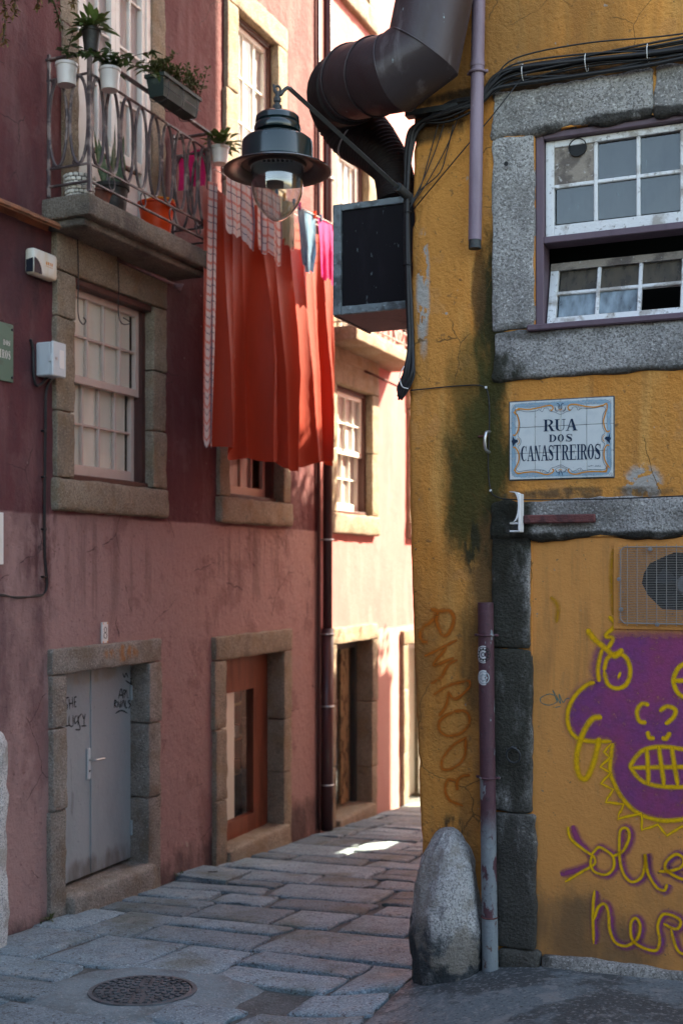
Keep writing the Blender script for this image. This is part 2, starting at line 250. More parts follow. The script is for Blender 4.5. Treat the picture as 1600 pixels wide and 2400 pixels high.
def glassmat(name, tint, refl=1.0, rough=.03, body=None):
    m = bpy.data.materials.new(name); m.use_nodes = True; N = m.node_tree.nodes; L = m.node_tree.links
    N.remove(N['Principled BSDF'])
    tr = N.new('ShaderNodeBsdfTransparent'); tr.inputs[0].default_value = (*tint, 1)
    gl = N.new('ShaderNodeBsdfGlossy'); gl.inputs['Roughness'].default_value = rough
    lw = N.new('ShaderNodeLayerWeight'); lw.inputs[0].default_value = .5     # Schlick reflectance, the same from both sides of the pane
    pw = N.new('ShaderNodeMath'); pw.operation = 'POWER'; pw.inputs[1].default_value = 5; L.new(lw.outputs['Facing'], pw.inputs[0])
    fs = N.new('ShaderNodeMath'); fs.operation = 'MULTIPLY_ADD'; fs.inputs[1].default_value = .95; fs.inputs[2].default_value = .05; L.new(pw.outputs[0], fs.inputs[0])
    mu = N.new('ShaderNodeMath'); mu.operation = 'MULTIPLY'; mu.inputs[1].default_value = refl; mu.use_clamp = True; L.new(fs.outputs[0], mu.inputs[0])
    mx = N.new('ShaderNodeMixShader'); L.new(mu.outputs[0], mx.inputs[0]); L.new(tr.outputs[0], mx.inputs[1]); L.new(gl.outputs[0], mx.inputs[2])
    out = mx.outputs[0]
    if body:
        df = N.new('ShaderNodeBsdfDiffuse'); df.inputs[0].default_value = (*body[0], 1)
        geo = N.new('ShaderNodeNewGeometry'); mp = N.new('ShaderNodeMapping'); mp.inputs['Scale'].default_value = (1, 1, .35); L.new(geo.outputs['Position'], mp.inputs[0])
        n = N.new('ShaderNodeTexNoise'); n.inputs['Scale'].default_value = 22; n.inputs['Detail'].default_value = 6; L.new(mp.outputs[0], n.inputs['Vector'])
        r = N.new('ShaderNodeMapRange'); r.inputs[1].default_value = .3; r.inputs[2].default_value = .75; r.inputs[3].default_value = body[1]*.4; r.inputs[4].default_value = body[1]*1.5; L.new(n.outputs[0], r.inputs[0])
        m2 = N.new('ShaderNodeMixShader'); L.new(r.outputs[0], m2.inputs[0]); L.new(out, m2.inputs[1]); L.new(df.outputs[0], m2.inputs[2]); out = m2.outputs[0]
    L.new(out, N['Material Output'].inputs[0]); MATS[name] = m
glassmat('glass', (.99, .99, .985)); glassmat('glass_lamp', (.93, .955, .96), 2.2)
glassmat('glass_dirty', (.5, .55, .55), 1.6, .12, ((.2, .24, .25), .32)); glassmat('glass_brown', (.4, .38, .35), .6, .3, ((.14, .115, .085), .6)); glassmat('glass_frost', (.4, .5, .55), 1.0, .2, ((.36, .45, .5), .6))
def spray(name, col, amax=.95, soft=.5, grain=.35, power=1.0, col2=None):
    m = bpy.data.materials.new(name); m.use_nodes = True; N = m.node_tree.nodes; L = m.node_tree.links
    b = N['Principled BSDF']; b.inputs['Roughness'].default_value = .75; b.inputs['Specular IOR Level'].default_value = .2
    uv = N.new('ShaderNodeUVMap'); sp = N.new('ShaderNodeSeparateXYZ'); L.new(uv.outputs[0], sp.inputs[0])
    geo = N.new('ShaderNodeNewGeometry')
    def nz(sc, det):
        n = N.new('ShaderNodeTexNoise'); n.inputs['Scale'].default_value = sc; n.inputs['Detail'].default_value = det; n.inputs['Roughness'].default_value = .7; L.new(geo.outputs['Position'], n.inputs['Vector']); return n.outputs[0]
    ad = N.new('ShaderNodeMath'); ad.operation = 'ADD'; L.new(nz(45, 6), ad.inputs[0]); L.new(nz(8, 5), ad.inputs[1])
    q = N.new('ShaderNodeMath'); q.operation = 'MULTIPLY_ADD'; q.inputs[1].default_value = grain; q.inputs[2].default_value = -grain; L.new(ad.outputs[0], q.inputs[0])
    a = N.new('ShaderNodeMath'); a.operation = 'ADD'; L.new(sp.outputs[1], a.inputs[0]); L.new(q.outputs[0], a.inputs[1])
    r = N.new('ShaderNodeMapRange'); r.interpolation_type = 'SMOOTHSTEP'; r.inputs[1].default_value = .02; r.inputs[2].default_value = .02+soft; r.inputs[4].default_value = amax
    L.new(a.outputs[0], r.inputs[0])
    wear = N.new('ShaderNodeMapRange'); wear.inputs[1].default_value = .3; wear.inputs[2].default_value = .52; wear.inputs[3].default_value = .55; L.new(nz(26, 8), wear.inputs[0])
    mu = N.new('ShaderNodeMath'); mu.operation = 'MULTIPLY'; L.new(r.outputs[0], mu.inputs[0]); L.new(wear.outputs[0], mu.inputs[1])
    edge = N.new('ShaderNodeMath'); edge.operation = 'MULTIPLY'; L.new(mu.outputs[0], edge.inputs[0])
    e2 = N.new('ShaderNodeMapRange'); e2.inputs[2].default_value = .45; L.new(sp.outputs[1], e2.inputs[0]); L.new(e2.outputs[0], edge.inputs[1])
    L.new(edge.outputs[0], b.inputs['Alpha'])
    mx = N.new('ShaderNodeMix'); mx.data_type = 'RGBA'; mr = N.new('ShaderNodeMapRange'); mr.inputs[1].default_value = .38; mr.inputs[2].default_value = .68; L.new(nz(4, 5), mr.inputs[0]); L.new(mr.outputs[0], mx.inputs[0])
    mx.inputs[6].default_value = (*col, 1); mx.inputs[7].default_value = (*(col2 or tuple(c*.75 for c in col)), 1); L.new(mx.outputs[2], b.inputs['Base Color'])
    bp = N.new('ShaderNodeBump'); bp.inputs['Strength'].default_value = .2; bp.inputs['Distance'].default_value = .03; L.new(nz(60, 5), bp.inputs['Height']); L.new(bp.outputs[0], b.inputs['Normal']); MATS[name] = m
spray('spray_yellow', (.86, .5, .008), 1.0, .95, .35, col2=(.8, .42, .008)); spray('spray_purple', (.33, .06, .17), .93, 1.0, .25, col2=(.2, .055, .2)); spray('spray_orange', (.55, .13, .01), .8, .9, .7)
spray('spray_teal', (.05, .22, .2), .8, .3); spray('spray_black', (.02, .02, .02), .9, .35, .25); spray('spray_amber', (.62, .3, .01), .6, 1.0)
def plaid():
    m = mat('plaid', (.8, .74, .7), .9, bump=[(250, .3, one)], transl=.35); N = m.node_tree.nodes; L = m.node_tree.links
    uv = N.new('ShaderNodeUVMap'); sp = N.new('ShaderNodeSeparateXYZ'); L.new(uv.outputs[0], sp.inputs[0])
    def stripe(src, period, off, wd):
        a = N.new('ShaderNodeMath'); a.operation = 'MULTIPLY_ADD'; a.inputs[1].default_value = 1/period; a.inputs[2].default_value = off; L.new(src, a.inputs[0])
        f = N.new('ShaderNodeMath'); f.operation = 'FRACT'; L.new(a.outputs[0], f.inputs[0])
        c = N.new('ShaderNodeMath'); c.operation = 'LESS_THAN'; c.inputs[1].default_value = wd; L.new(f.outputs[0], c.inputs[0]); return c.outputs[0]
    rgb = N.new('ShaderNodeRGB'); rgb.outputs[0].default_value = (.66, .63, .62, 1); cur = rgb.outputs[0]
    for src, per, off, wd, c, st in ((sp.outputs[0], .1, 0, .2, (.6, .11, .06), .75), (sp.outputs[1], .13, 0, .17, (.6, .11, .06), .75), (sp.outputs[0], .2, .45, .1, (.03, .04, .1), .85), (sp.outputs[1], .13, .5, .07, (.03, .04, .1), .85), (sp.outputs[1], .012, 0, .4, (.55, .5, .52), .3)):
        mx = N.new('ShaderNodeMix'); mx.data_type = 'RGBA'; q = N.new('ShaderNodeMath'); q.operation = 'MULTIPLY'; q.inputs[1].default_value = st; L.new(stripe(src, per, off, wd), q.inputs[0]); L.new(q.outputs[0], mx.inputs[0])
        L.new(cur, mx.inputs[6]); mx.inputs[7].default_value = (*c, 1); cur = mx.outputs[2]
    L.new(cur, N['Principled BSDF'].inputs['Base Color'])
    for n in N:
        if n.type == 'BSDF_TRANSLUCENT': L.new(cur, n.inputs[0])
plaid()
# ------------------------------------------------------------------ mesh builder
class MB:
    def __init__(s): s.v = []; s.f = []; s.uv = {}; s.flat = set()
    def quad(s, a, b, c, d):
        i = len(s.v); s.v += [Vector(a), Vector(b), Vector(c), Vector(d)]; s.f.append((i, i+1, i+2, i+3)); return s
    def poly(s, pts):
        i = len(s.v); s.v += [Vector(p) for p in pts]; s.f.append(tuple(range(i, i+len(pts)))); return s
    def box(s, x0, x1, y0, y1, z0, z1, bev=0):
        b = min(bev, (x1-x0)/2.1, (y1-y0)/2.1, (z1-z0)/2.1)
        if b <= 0:
            i = len(s.v); s.v += [Vector((x, y, z)) for z in (z0, z1) for y in (y0, y1) for x in (x0, x1)]
            for q in ((0, 2, 3, 1), (4, 5, 7, 6), (0, 1, 5, 4), (2, 6, 7, 3), (0, 4, 6, 2), (1, 3, 7, 5)): s.f.append(tuple(i+k for k in q))
            return s
        bm = bmesh.new(); r = bmesh.ops.create_cube(bm, size=1)
        for vv in bm.verts: vv.co = Vector(((x0+x1)/2+vv.co.x*(x1-x0), (y0+y1)/2+vv.co.y*(y1-y0), (z0+z1)/2+vv.co.z*(z1-z0)))
        bmesh.ops.bevel(bm, geom=bm.edges[:], offset=b, segments=1, affect='EDGES'); return s.addbm(bm)
    def addbm(s, bm):
        i = len(s.v); bm.verts.index_update(); s.v += [v.co.copy() for v in bm.verts]
        for f in bm.faces: s.f.append(tuple(i+v.index for v in f.verts))
        bm.free(); return s
    def tube(s, pts, r, n=8, closed=False, caps=True):
        pts = [Vector(p) for p in pts]; m = len(pts); rr = r if isinstance(r, (list, tuple)) else [r]*m
        base = len(s.v); t0 = None
        for k in range(m):
            if closed: t = pts[(k+1) % m]-pts[k-1]
            else: t = (pts[min(k+1, m-1)]-pts[k]).normalized()+(pts[k]-pts[max(k-1, 0)]).normalized()
            t = t.normalized() if t.length > 1e-9 else Vector((0, 0, 1))
            if t0 is None:
                a = Vector((0, 0, 1)) if abs(t.z) < .9 else Vector((1, 0, 0)); nx = t.cross(a).normalized()
            else:
                nx = (nx-t*nx.dot(t)).normalized()
            ny = t.cross(nx); t0 = t
            seg = 1.0
            if not closed and 0 < k < m-1:   # keep the section round through a mitred bend
                c = (pts[k+1]-pts[k]).normalized().dot((pts[k]-pts[k-1]).normalized()); seg = 1/max(.5, math.sqrt((1+c)/2))
                bend = ((pts[k+1]-pts[k]).normalized()-(pts[k]-pts[k-1]).normalized())
                bend = bend.normalized() if bend.length > 1e-6 else None
            else: bend = None
            for j in range(n):
                q = 2*math.pi*j/n; off = (nx*math.cos(q)+ny*math.sin(q))*rr[k]
                if bend: off += bend*off.dot(bend)*(seg-1)
                s.v.append(pts[k]+off)
        for k in range(m if closed else m-1):
            a = base+k*n; b = base+((k+1) % m)*n
            for j in range(n): s.f.append((a+j, a+(j+1) % n, b+(j+1) % n, b+j))
        if caps and not closed:
            s.f.append(tuple(base+j for j in range(n))[::-1]); s.f.append(tuple(base+(m-1)*n+j for j in range(n)))
        return s
    def lathe(s, prof, c=(0, 0, 0), n=24, axis='z', caps=True):
        c = Vector(c); base = len(s.v); m = len(prof)
        for r, h in prof:
            for j in range(n):
                q = 2*math.pi*j/n; a, b = r*math.cos(q), r*math.sin(q)
                s.v.append(c+(Vector((a, b, h)) if axis == 'z' else Vector((a, h, b)) if axis == 'y' else Vector((h, a, b))))
        for k in range(m-1):
            for j in range(n): s.f.append((base+k*n+j, base+k*n+(j+1) % n, base+(k+1)*n+(j+1) % n, base+(k+1)*n+j))
        if caps and prof[0][0] > 1e-4: s.f.append(tuple(base+j for j in range(n))[::-1])
        if caps and prof[-1][0] > 1e-4: s.f.append(tuple(base+(m-1)*n+j for j in range(n)))
        return s
    def grid(s, nx, nz, fn, uvf=None):
        i = len(s.v)
        for b in range(nz+1):
            for a in range(nx+1):
                p = Vector(fn(a/nx, b/nz)); s.v.append(p)
                if uvf: s.uv[len(s.v)-1] = uvf(a/nx, b/nz)
        for b in range(nz):
            for a in range(nx):
                k = i+b*(nx+1)+a; s.f.append((k, k+1, k+nx+2, k+nx+1))
        return s
    def stone(s, x0, x1, y0, y1, z0, z1, r=.03, amp=.012, cell=.06, seed=0, freq=6.0):
        lo = Vector((x0, y0, z0)); hi = Vector((x1, y1, z1)); r = min(r, min(hi-lo)/2.2)
        def ax(a, b):
            n = max(1, min(26, round((b-a-2*r)/cell))); return [a, a+r*.3]+[a+r+(b-a-2*r)*k/n for k in range(n+1)]+[b-r*.3, b]
        A = [ax(lo[i], hi[i]) for i in range(3)]; idx = {}
        sv = Vector((seed*3.71, seed*1.37, seed*2.11))
        def vert(p):
            key = tuple(round(c, 5) for c in p)
            if key in idx: return idx[key]
            q = Vector([min(max(p[i], lo[i]+r), hi[i]-r) for i in range(3)]); d = (Vector(p)-q); d = d.normalized() if d.length > 1e-9 else Vector((0, 0, 0))
            o = q+d*r; nn = noise.noise(o*freq+sv)*.7+noise.noise(o*freq*2.7+sv)*.4
            o = o+d*(nn*amp); idx[key] = len(s.v); s.v.append(o); return idx[key]
        for i in range(3):
            j, k = (i+1) % 3, (i+2) % 3
            for side in (0, 1):
                for a in range(len(A[j])-1):
                    for b in range(len(A[k])-1):
                        q = []
                        for (ja, kb) in ((a, b), (a+1, b), (a+1, b+1), (a, b+1)):
                            p = [0, 0, 0]; p[i] = hi[i] if side else lo[i]; p[j] = A[j][ja]; p[k] = A[k][kb]; q.append(vert(p))
                        s.f.append(tuple(q) if side else tuple(q[::-1]))
        return s
    def shift(s, d, k0=0):
        for i in range(k0, len(s.v)): s.v[i] = s.v[i]+Vector(d)
        return s
    def mesh(s, name, base=(0, 0, 0), smooth=False):
        me = bpy.data.meshes.new(name); b = Vector(base); me.from_pydata([tuple(v-b) for v in s.v], [], s.f)
        if s.uv:
            ul = me.uv_layers.new(name='UVMap')
            for lp in me.loops: ul.data[lp.index].uv = s.uv.get(lp.vertex_index, (0, 1))
        if smooth: me.shade_smooth()
        me.update(); return me
def cr(pts, n=8, closed=False):
    pts = [Vector(p) for p in pts]; out = []; m = len(pts)
    for i in range(m if closed else m-1):
        g = lambda k: pts[k % m] if closed else pts[min(max(k, 0), m-1)]
        a, b, c, d = g(i-1), g(i), g(i+1), g(i+2)
        for k in range(n):
            t = k/n; out.append(.5*((2*b)+(c-a)*t+(2*a-5*b+4*c-d)*t*t+(3*b-a-3*c+d)*t*t*t))
    if not closed: out.append(pts[-1])
    return out
# ------------------------------------------------------------------ objects
BASE = {}
def thing(name, F, base, label, cat, group=None):
    o = bpy.data.objects.new(name, None); COL.objects.link(o); o.empty_display_size = .1
    o.matrix_world = F @ Matrix.Translation(Vector(base)); o['label'] = label; o['category'] = cat
    if group: o['group'] = group
    BASE[o.name] = Vector(base); return o
def part(name, mb, material, parent, smooth=False, label=None, auto=None):
    base = BASE[parent.name]; me = mb.mesh(name, base, smooth or auto is not None); o = bpy.data.objects.new(name, me); COL.objects.link(o)
    if auto is not None: me.set_sharp_from_angle(angle=R_(auto))
    me.materials.append(MATS[material]); o.parent = parent; BASE[o.name] = base
    if label: o['label'] = label
    return o
def solo(name, mb, material, F, base, label, cat, smooth=False, group=None, auto=None, kind=None):
    me = mb.mesh(name, base, smooth or auto is not None); o = bpy.data.objects.new(name, me); COL.objects.link(o)
    if auto is not None: me.set_sharp_from_angle(angle=R_(auto))
    me.materials.append(MATS[material]); o.matrix_world = F @ Matrix.Translation(Vector(base)); BASE[o.name] = Vector(base)
    if kind: o['kind'] = kind
    else: o['label'] = label; o['category'] = cat
    if group: o['group'] = group
    return o
def share(name, me, parent, loc, rotz=0, scale=1, roty=0):
    o = bpy.data.objects.new(name, me); COL.objects.link(o); o.parent = parent; o.location = Vector(loc)-BASE[parent.name]; o.rotation_euler = (0, roty, rotz); o.scale = (scale,)*3; BASE[o.name] = BASE[parent.name]; return o
# ---- walls with openings
def wall(x0, x1, z0, z1, openings, depth=.45, y=0.0, grow=0.0):
    """front sheet with rectangular openings and their reveals"""
    m = MB(); openings = [(a-grow, b+grow, c-grow, d+grow) for a, b, c, d in openings]
    xs = sorted(set([x0, x1]+[o[0] for o in openings]+[o[1] for o in openings])); zs = sorted(set([z0, z1]+[o[2] for o in openings]+[o[3] for o in openings]))
    for a, b in zip(xs, xs[1:]):
        for c, d in zip(zs, zs[1:]):
            mx, mz = (a+b)/2, (c+d)/2
            if any(o[0] < mx < o[1] and o[2] < mz < o[3] for o in openings): continue
            m.quad((a, y, c), (b, y, c), (b, y, d), (a, y, d))
    for a, b, c, d in openings:
        m.quad((a, y, c), (a, y, d), (a, y+depth, d), (a, y+depth, c)); m.quad((b, y, d), (b, y, c), (b, y+depth, c), (b, y+depth, d))
        m.quad((a, y, d), (b, y, d), (b, y+depth, d), (a, y+depth, d)); m.quad((b, y, c), (a, y, c), (a, y+depth, c), (b, y+depth, c))
    return m
def stonepart(parent, x0, x1, y0, y1, z0, z1, material='granite_warm', r=.03, amp=.012, cell=.07, name='stone', freq=6.0):
    stonepart.k += 1
    return part(name, MB().stone(x0, x1, y0, y1, z0, z1, r, amp, cell, stonepart.k, freq), material, parent, auto=50)
stonepart.k = 0
def surround(parent, op, ol, orr, top, sill=None, foot=None, material='granite_warm', proud=.035, deep=.3, joints=(.35, .7), seed=0, foots=None):
    """dressed stones round an opening op=(x0,x1,z0,z1): jamb stones, lintel, sill"""
    x0, x1, z0, z1 = op; rnd = random.Random(seed)
    zb = z0 if foot is None else foot
    for side in (0, 1):
        a, b = (ol, x0+.004) if side == 0 else (x1-.004, orr)
        zz = foots[side] if foots else zb
        lv = [zz]+[zz+(z1-zz)*(j+rnd.uniform(-.08, .08)) for j in joints]+[z1-.002]
        for c, d in zip(lv, lv[1:]):
            e = rnd.uniform(-.012, .012)
            stonepart(parent, a+(e if side == 0 else 0), b+(e if side else 0), -proud-rnd.uniform(0, .012), deep, c+.004, d-.004, material, .013, .013, .05, freq=9)
    if top is not None: stonepart(parent, ol-.005, orr+.005, -proud-.012, deep, z1, top, material, .016, .014, .05, freq=8)
    if sill is not None: stonepart(parent, ol-.01, orr+.01, -proud-.03, deep, sill, z0-.003, material, .03, .016, .05, freq=8)
def sash_window(parent, x0, x1, z0, z1, y, cols, rows, material='white_paint', frame_mat='brown_paint', split=.52, glass='glass', sills=True, curtain='curtain_cream', cy=.06, cw=(0, 1), bottom=.09):
    """outer frame is the part; sashes, panes and curtain are its sub-parts"""
    fw = .05
    m = MB(); m.box(x0, x0+fw, y-.03, y+.1, z0, z1); m.box(x1-fw, x1, y-.031, y+.101, z0, z1); m.box(x0+fw, x1-fw, y-.032, y+.099, z1-fw, z1)
    m.box(x0-.0, x1+.0, y-.06, y+.1, z0-.012, z0+.035, .008); m.box(x0+fw, x1-fw, y-.04, y-.033, z1-fw*.55, z1-fw*.2)
    fr = part('window', m, frame_mat, parent)
    zs = z0+.035+(z1-fw-z0-.035)*split
    for (c, d, yy, rw, bt) in ((zs-.03, z1-fw, y, rows[0], .06), (z0+.035, zs+.03, y+.045, rows[1], bottom)):
        a, b = x0+fw, x1-fw; st = .042
        s = MB(); s.box(a, a+st, yy, yy+.04, c, d); s.box(b-st, b, yy, yy+.0401, c, d); s.box(a+st, b-st, yy+.0005, yy+.0395, c, c+bt, .004); s.box(a+st, b-st, yy+.0005, yy+.0395, d-.05, d)
        ga, gb, gc, gd = a+st, b-st, c+bt, d-.05; mw = .018
        for k in range(1, cols): xx = ga+(gb-ga)*k/cols; s.box(xx-mw/2, xx+mw/2, yy+.004, yy+.036, gc, gd, .003)
        for k in range(1, rw): zz = gc+(gd-gc)*k/rw; s.box(ga, gb, yy+.006, yy+.034, zz-mw/2, zz+mw/2, .003)
        part('sash', s, material, fr)
        if curtain:
            ca, cb = a+.004+(b-a-.008)*cw[0], a+.004+(b-a-.008)*cw[1]; part('curtain', MB().grid(40, 4, lambda p, q: (ca+(cb-ca)*p, yy+.042+.0012*math.sin(p*34)+.0008*math.sin(p*71+q*2), c+.004+(d-c-.008)*q)), curtain, fr, smooth=True)
        for i in range(cols):
            for j in range(rw):
                pa, pb = ga+(gb-ga)*i/cols+mw/2, ga+(gb-ga)*(i+1)/cols-mw/2; pc, pd = gc+(gd-gc)*j/rw+mw/2, gc+(gd-gc)*(j+1)/rw-mw/2
                t = random.uniform(-.0015, .0015)
                part('pane', MB().quad((pa, yy+.02+t, pc), (pb, yy+.02-t, pc), (pb, yy+.02, pd), (pa, yy+.02, pd)), glass, fr)
    return fr
# ================================================================== THE STREET
def coords(a, b, fine0, fine1, step, coarse):
    out = []; x = a
    while x < b: out.append(x); x += step if fine0 <= x < fine1 else coarse
    out.append(b); return out
xs = coords(-40, 40, -3, 4, .14, 2.5); ys = coords(-30, 60, 3, 22, .3, 3)
m = MB(); nx = len(xs)
for yv in ys:
    for xv in xs: m.v.append(Vector((xv, yv, G(xv, yv)-.028+.008*noise.noise(Vector((xv*2.3, yv*2.3, 0))))))
for j in range(len(ys)-1):
    for i in range(nx-1): k = j*nx+i; m.f.append((k, k+1, k+nx+1, k+nx))
street = solo('street', m, 'mortar', FW, (0, 0, 0), '', '', smooth=True, kind='structure')
BASE[street.name] = Vector((0, 0, 0))
MH = GRAY(335, 2322)      # manhole centre
mhl = FL.inverted() @ MH
rs = random.Random(11)
def paving(parent, q, seed):
    """q: four corners (s,y) of a slab in the left facade frame"""
    q = [Vector((a, b, 0)) for a, b in q]; A = [0, .035, .15, .3, .45, .6, .75, .88, .965, 1]; Bv = [0, .03, .13, .26, .4, .54, .68, .82, .93, .97, 1]; m = MB(); n = len(A)
    tilt = (rs.uniform(-.006, .006), rs.uniform(-.006, .006)); h = rs.uniform(-.003, .004); sv = Vector((seed*1.7, seed*.9, 3))
    per = []
    for jb, b in enumerate(Bv):
        for ja, a in enumerate(A):
            p = q[0]*(1-a)*(1-b)+q[1]*a*(1-b)+q[2]*a*b+q[3]*(1-a)*b
            edge = ja in (0, n-1) or jb in (0, len(Bv)-1)
            nn = noise.noise(p*5+sv)
            if edge: p = p+Vector((noise.noise(p*7+sv), noise.noise(p*7-sv), 0))*.034+Vector((noise.noise(p*23+sv), noise.noise(p*23-sv), 0))*.010
            z = GL(p.x, p.y)+h+tilt[0]*(a-.5)+tilt[1]*(b-.5)+nn*.0045-(.014 if edge else 0)-(.006 if ja in (1, n-2) or jb in (1, len(Bv)-2) else 0)
            w_ = FL @ Vector((p.x, p.y, 0)); m.v.append(Vector((w_.x, w_.y, z)))
    for jb in range(len(Bv)-1):
        for ja in range(n-1): k = jb*n+ja; m.f.append((k, k+n, k+n+1, k+1))
    ring = [i for i in range(n)]+[n*(j+1)-1 for j in range(1, len(Bv))]+[n*(len(Bv)-1)+i for i in range(n-2, -1, -1)]+[n*j for j in range(len(Bv)-2, 0, -1)]
    k0 = len(m.v)
    for i in ring: m.v.append(m.v[i]-Vector((0, 0, .035)))
    for a in range(len(ring)): b = (a+1) % len(ring); m.f.append((ring[a], ring[b], k0+b, k0+a))
    return part('paving_stone', m, 'paving', parent, smooth=True)
s0 = -3.4; k = 0
while s0 < 15.0:
    wd = rs.choice((rs.uniform(.3, .42), rs.uniform(.45, .62), rs.uniform(.5, .75))); lim = 3.02
    t = rs.uniform(-.35, 0); skew = rs.uniform(-.04, .04)+.10*math.sin(s0*1.3); cuts = []
    while t < lim:
        ln = rs.choice((rs.uniform(.35, .55), rs.uniform(.6, .9), rs.uniform(.85, 1.3))); t1 = min(t+ln, lim)
        if lim-t1 < .22: t1 = lim
        a, b = max(t, .015), t1
        if b-a > .12:
            g = rs.uniform(.010, .024); jit = lambda: rs.uniform(-.035, .03)
            sk = lambda tt: skew*(tt/3-.5)
            c = ((s0+s0+wd)/2, -(a+b)/2)
            hit = math.hypot(c[0]-mhl.x, c[1]-mhl.y) < .5
            if not hit:
                # some slabs are split lengthwise
                sp1 = rs.uniform(.35, .65); parts_ = [(0, 1)] if rs.random() > .4 or wd < .42 else [(0, sp1-.025), (sp1+.025, 1)]
                for f0, f1 in parts_:
                    x_a, x_b = s0+g+(wd-2*g)*f0, s0+g+(wd-2*g)*f1; k += 1
                    paving(street, ((x_a+sk(a)+jit()*.6, -a-g+jit()), (x_b+sk(a)+jit()*.6, -a-g+jit()), (x_b+sk(b)+jit()*.6, -b+g+jit()), (x_a+sk(b)+jit()*.6, -b+g+jit())), k)
        t = t1
    s0 += wd
# smooth cement pavement in front of the ochre house
m = MB(); A_ = [-9+.15*i for i in range(60)]; A_ = [a for a in A_ if a <= .2]
def apr(a, b):
    s = -8+8.3*a; y = -3.03+.05*noise.noise(Vector((s*2, 0, 5)))*(b < .02)-7*b**1.5
    p = FL @ Vector((s, y, 0)); return (p.x, p.y, G(p.x, p.y)+.004+.006*noise.noise(Vector((p.x*3, p.y*3, 1)))-(.03 if b == 0 else 0))
m.grid(60, 40, apr)
solo('pavement', m, 'asphalt', FW, (0, 0, 0), '', '', smooth=True, kind='structure')
# manhole with its cement collar
mh = thing('manhole_cover', FW, (MH.x, MH.y, MH.z), 'round cast iron manhole cover with raised studs in the paving', 'manhole cover')
def on_ground(mb):
    for i, v in enumerate(mb.v): mb.v[i] = Vector((v.x, v.y, v.z+G(v.x, v.y)))
    return mb
m = MB().lathe([(.27, -.01), (.27, .0), (.262, .004), (.0, .004)], (MH.x, MH.y, 0), 40); part('plate', on_ground(m), 'iron_cover', mh)
m = MB().lathe([(.276, -.01), (.276, .007), (.30, .007), (.305, -.01)], (MH.x, MH.y, 0), 40); part('rim', on_ground(m), 'iron_cover', mh)
m = MB()
for rr, cnt in ((.245, 30), (.2, 22), (.155, 18), (.11, 12), (.06, 7)):
    for i in range(cnt):
        a = 2*math.pi*(i+.5*(rr > .15))/cnt; h = .35*2*math.pi/cnt
        pts = [(MH.x+q*math.cos(b), MH.y+q*math.sin(b)) for q, b in ((rr-.014, a-h*.7), (rr-.014, a+h*.7), (rr+.014, a+h*.7), (rr+.014, a-h*.7))]
        j = len(m.v); m.v += [Vector((x, y, .0035)) for x, y in pts]+[Vector((x, y, .012)) for x, y in pts]
        m.f.append((j+4, j+5, j+6, j+7))
        for e in range(4): m.f.append((j+e, j+(e+1) % 4, j+4+(e+1) % 4, j+4+e))
on_ground(m); st = part('stud', m, 'iron_cover', mh); st['kind'] = 'stuff'
m = MB(); nn = 40
pr = [(.299, -.001), (.40, .003), (.5, -.004), (.56, -.03)]
for r0, h in pr:
    for i in range(nn):
        a = 2*math.pi*i/nn; r = r0*(1+(.16*noise.noise(Vector((math.cos(a)*1.6, math.sin(a)*1.6, 2))) if r0 > .4 else 0)); x, y = MH.x+r*math.cos(a)*(1.15 if r0 > .35 else 1.0), MH.y+r*math.sin(a)
        m.v.append(Vector((x, y, h+.006*noise.noise(Vector((x*6, y*6, 0))))))
for j in range(len(pr)-1):
    for i in range(nn): m.f.append((j*nn+i, j*nn+(i+1) % nn, (j+1)*nn+(i+1) % nn, (j+1)*nn+i))
part('cement_collar', on_ground(m), 'cement', mh, smooth=True)
# rectangular utility cover close to the door
qs = [GRAY(*p) for p in ((404, 2055), (529, 2071), (589, 2046), (474, 2034))]
m = MB(); top = [q+Vector((0, 0, .028)) for q in qs]; bot = [q-Vector((0, 0, .03)) for q in qs]; cc = sum(top, Vector())/4
inn = [t+(cc-t)*.05+Vector((0, 0, .0)) for t in top]; i = 0
m.v = bot+[t-Vector((0, 0, .006)) for t in top]+inn
m.f = [(8, 9, 10, 11)]+[(e, (e+1) % 4, 4+(e+1) % 4, 4+e) for e in range(4)]+[(4+e, 4+(e+1) % 4, 8+(e+1) % 4, 8+e) for e in range(4)]
uc = thing('utility_cover', FW, tuple(cc), 'rectangular concrete utility cover in the paving beside the grey door', 'access cover')
part('slab', m, 'paving', uc); part('lifting_slot', MB().box(cc.x-.04, cc.x+.04, cc.y-.012, cc.y+.012, cc.z-.01, cc.z+.004), 'ink_black', uc)
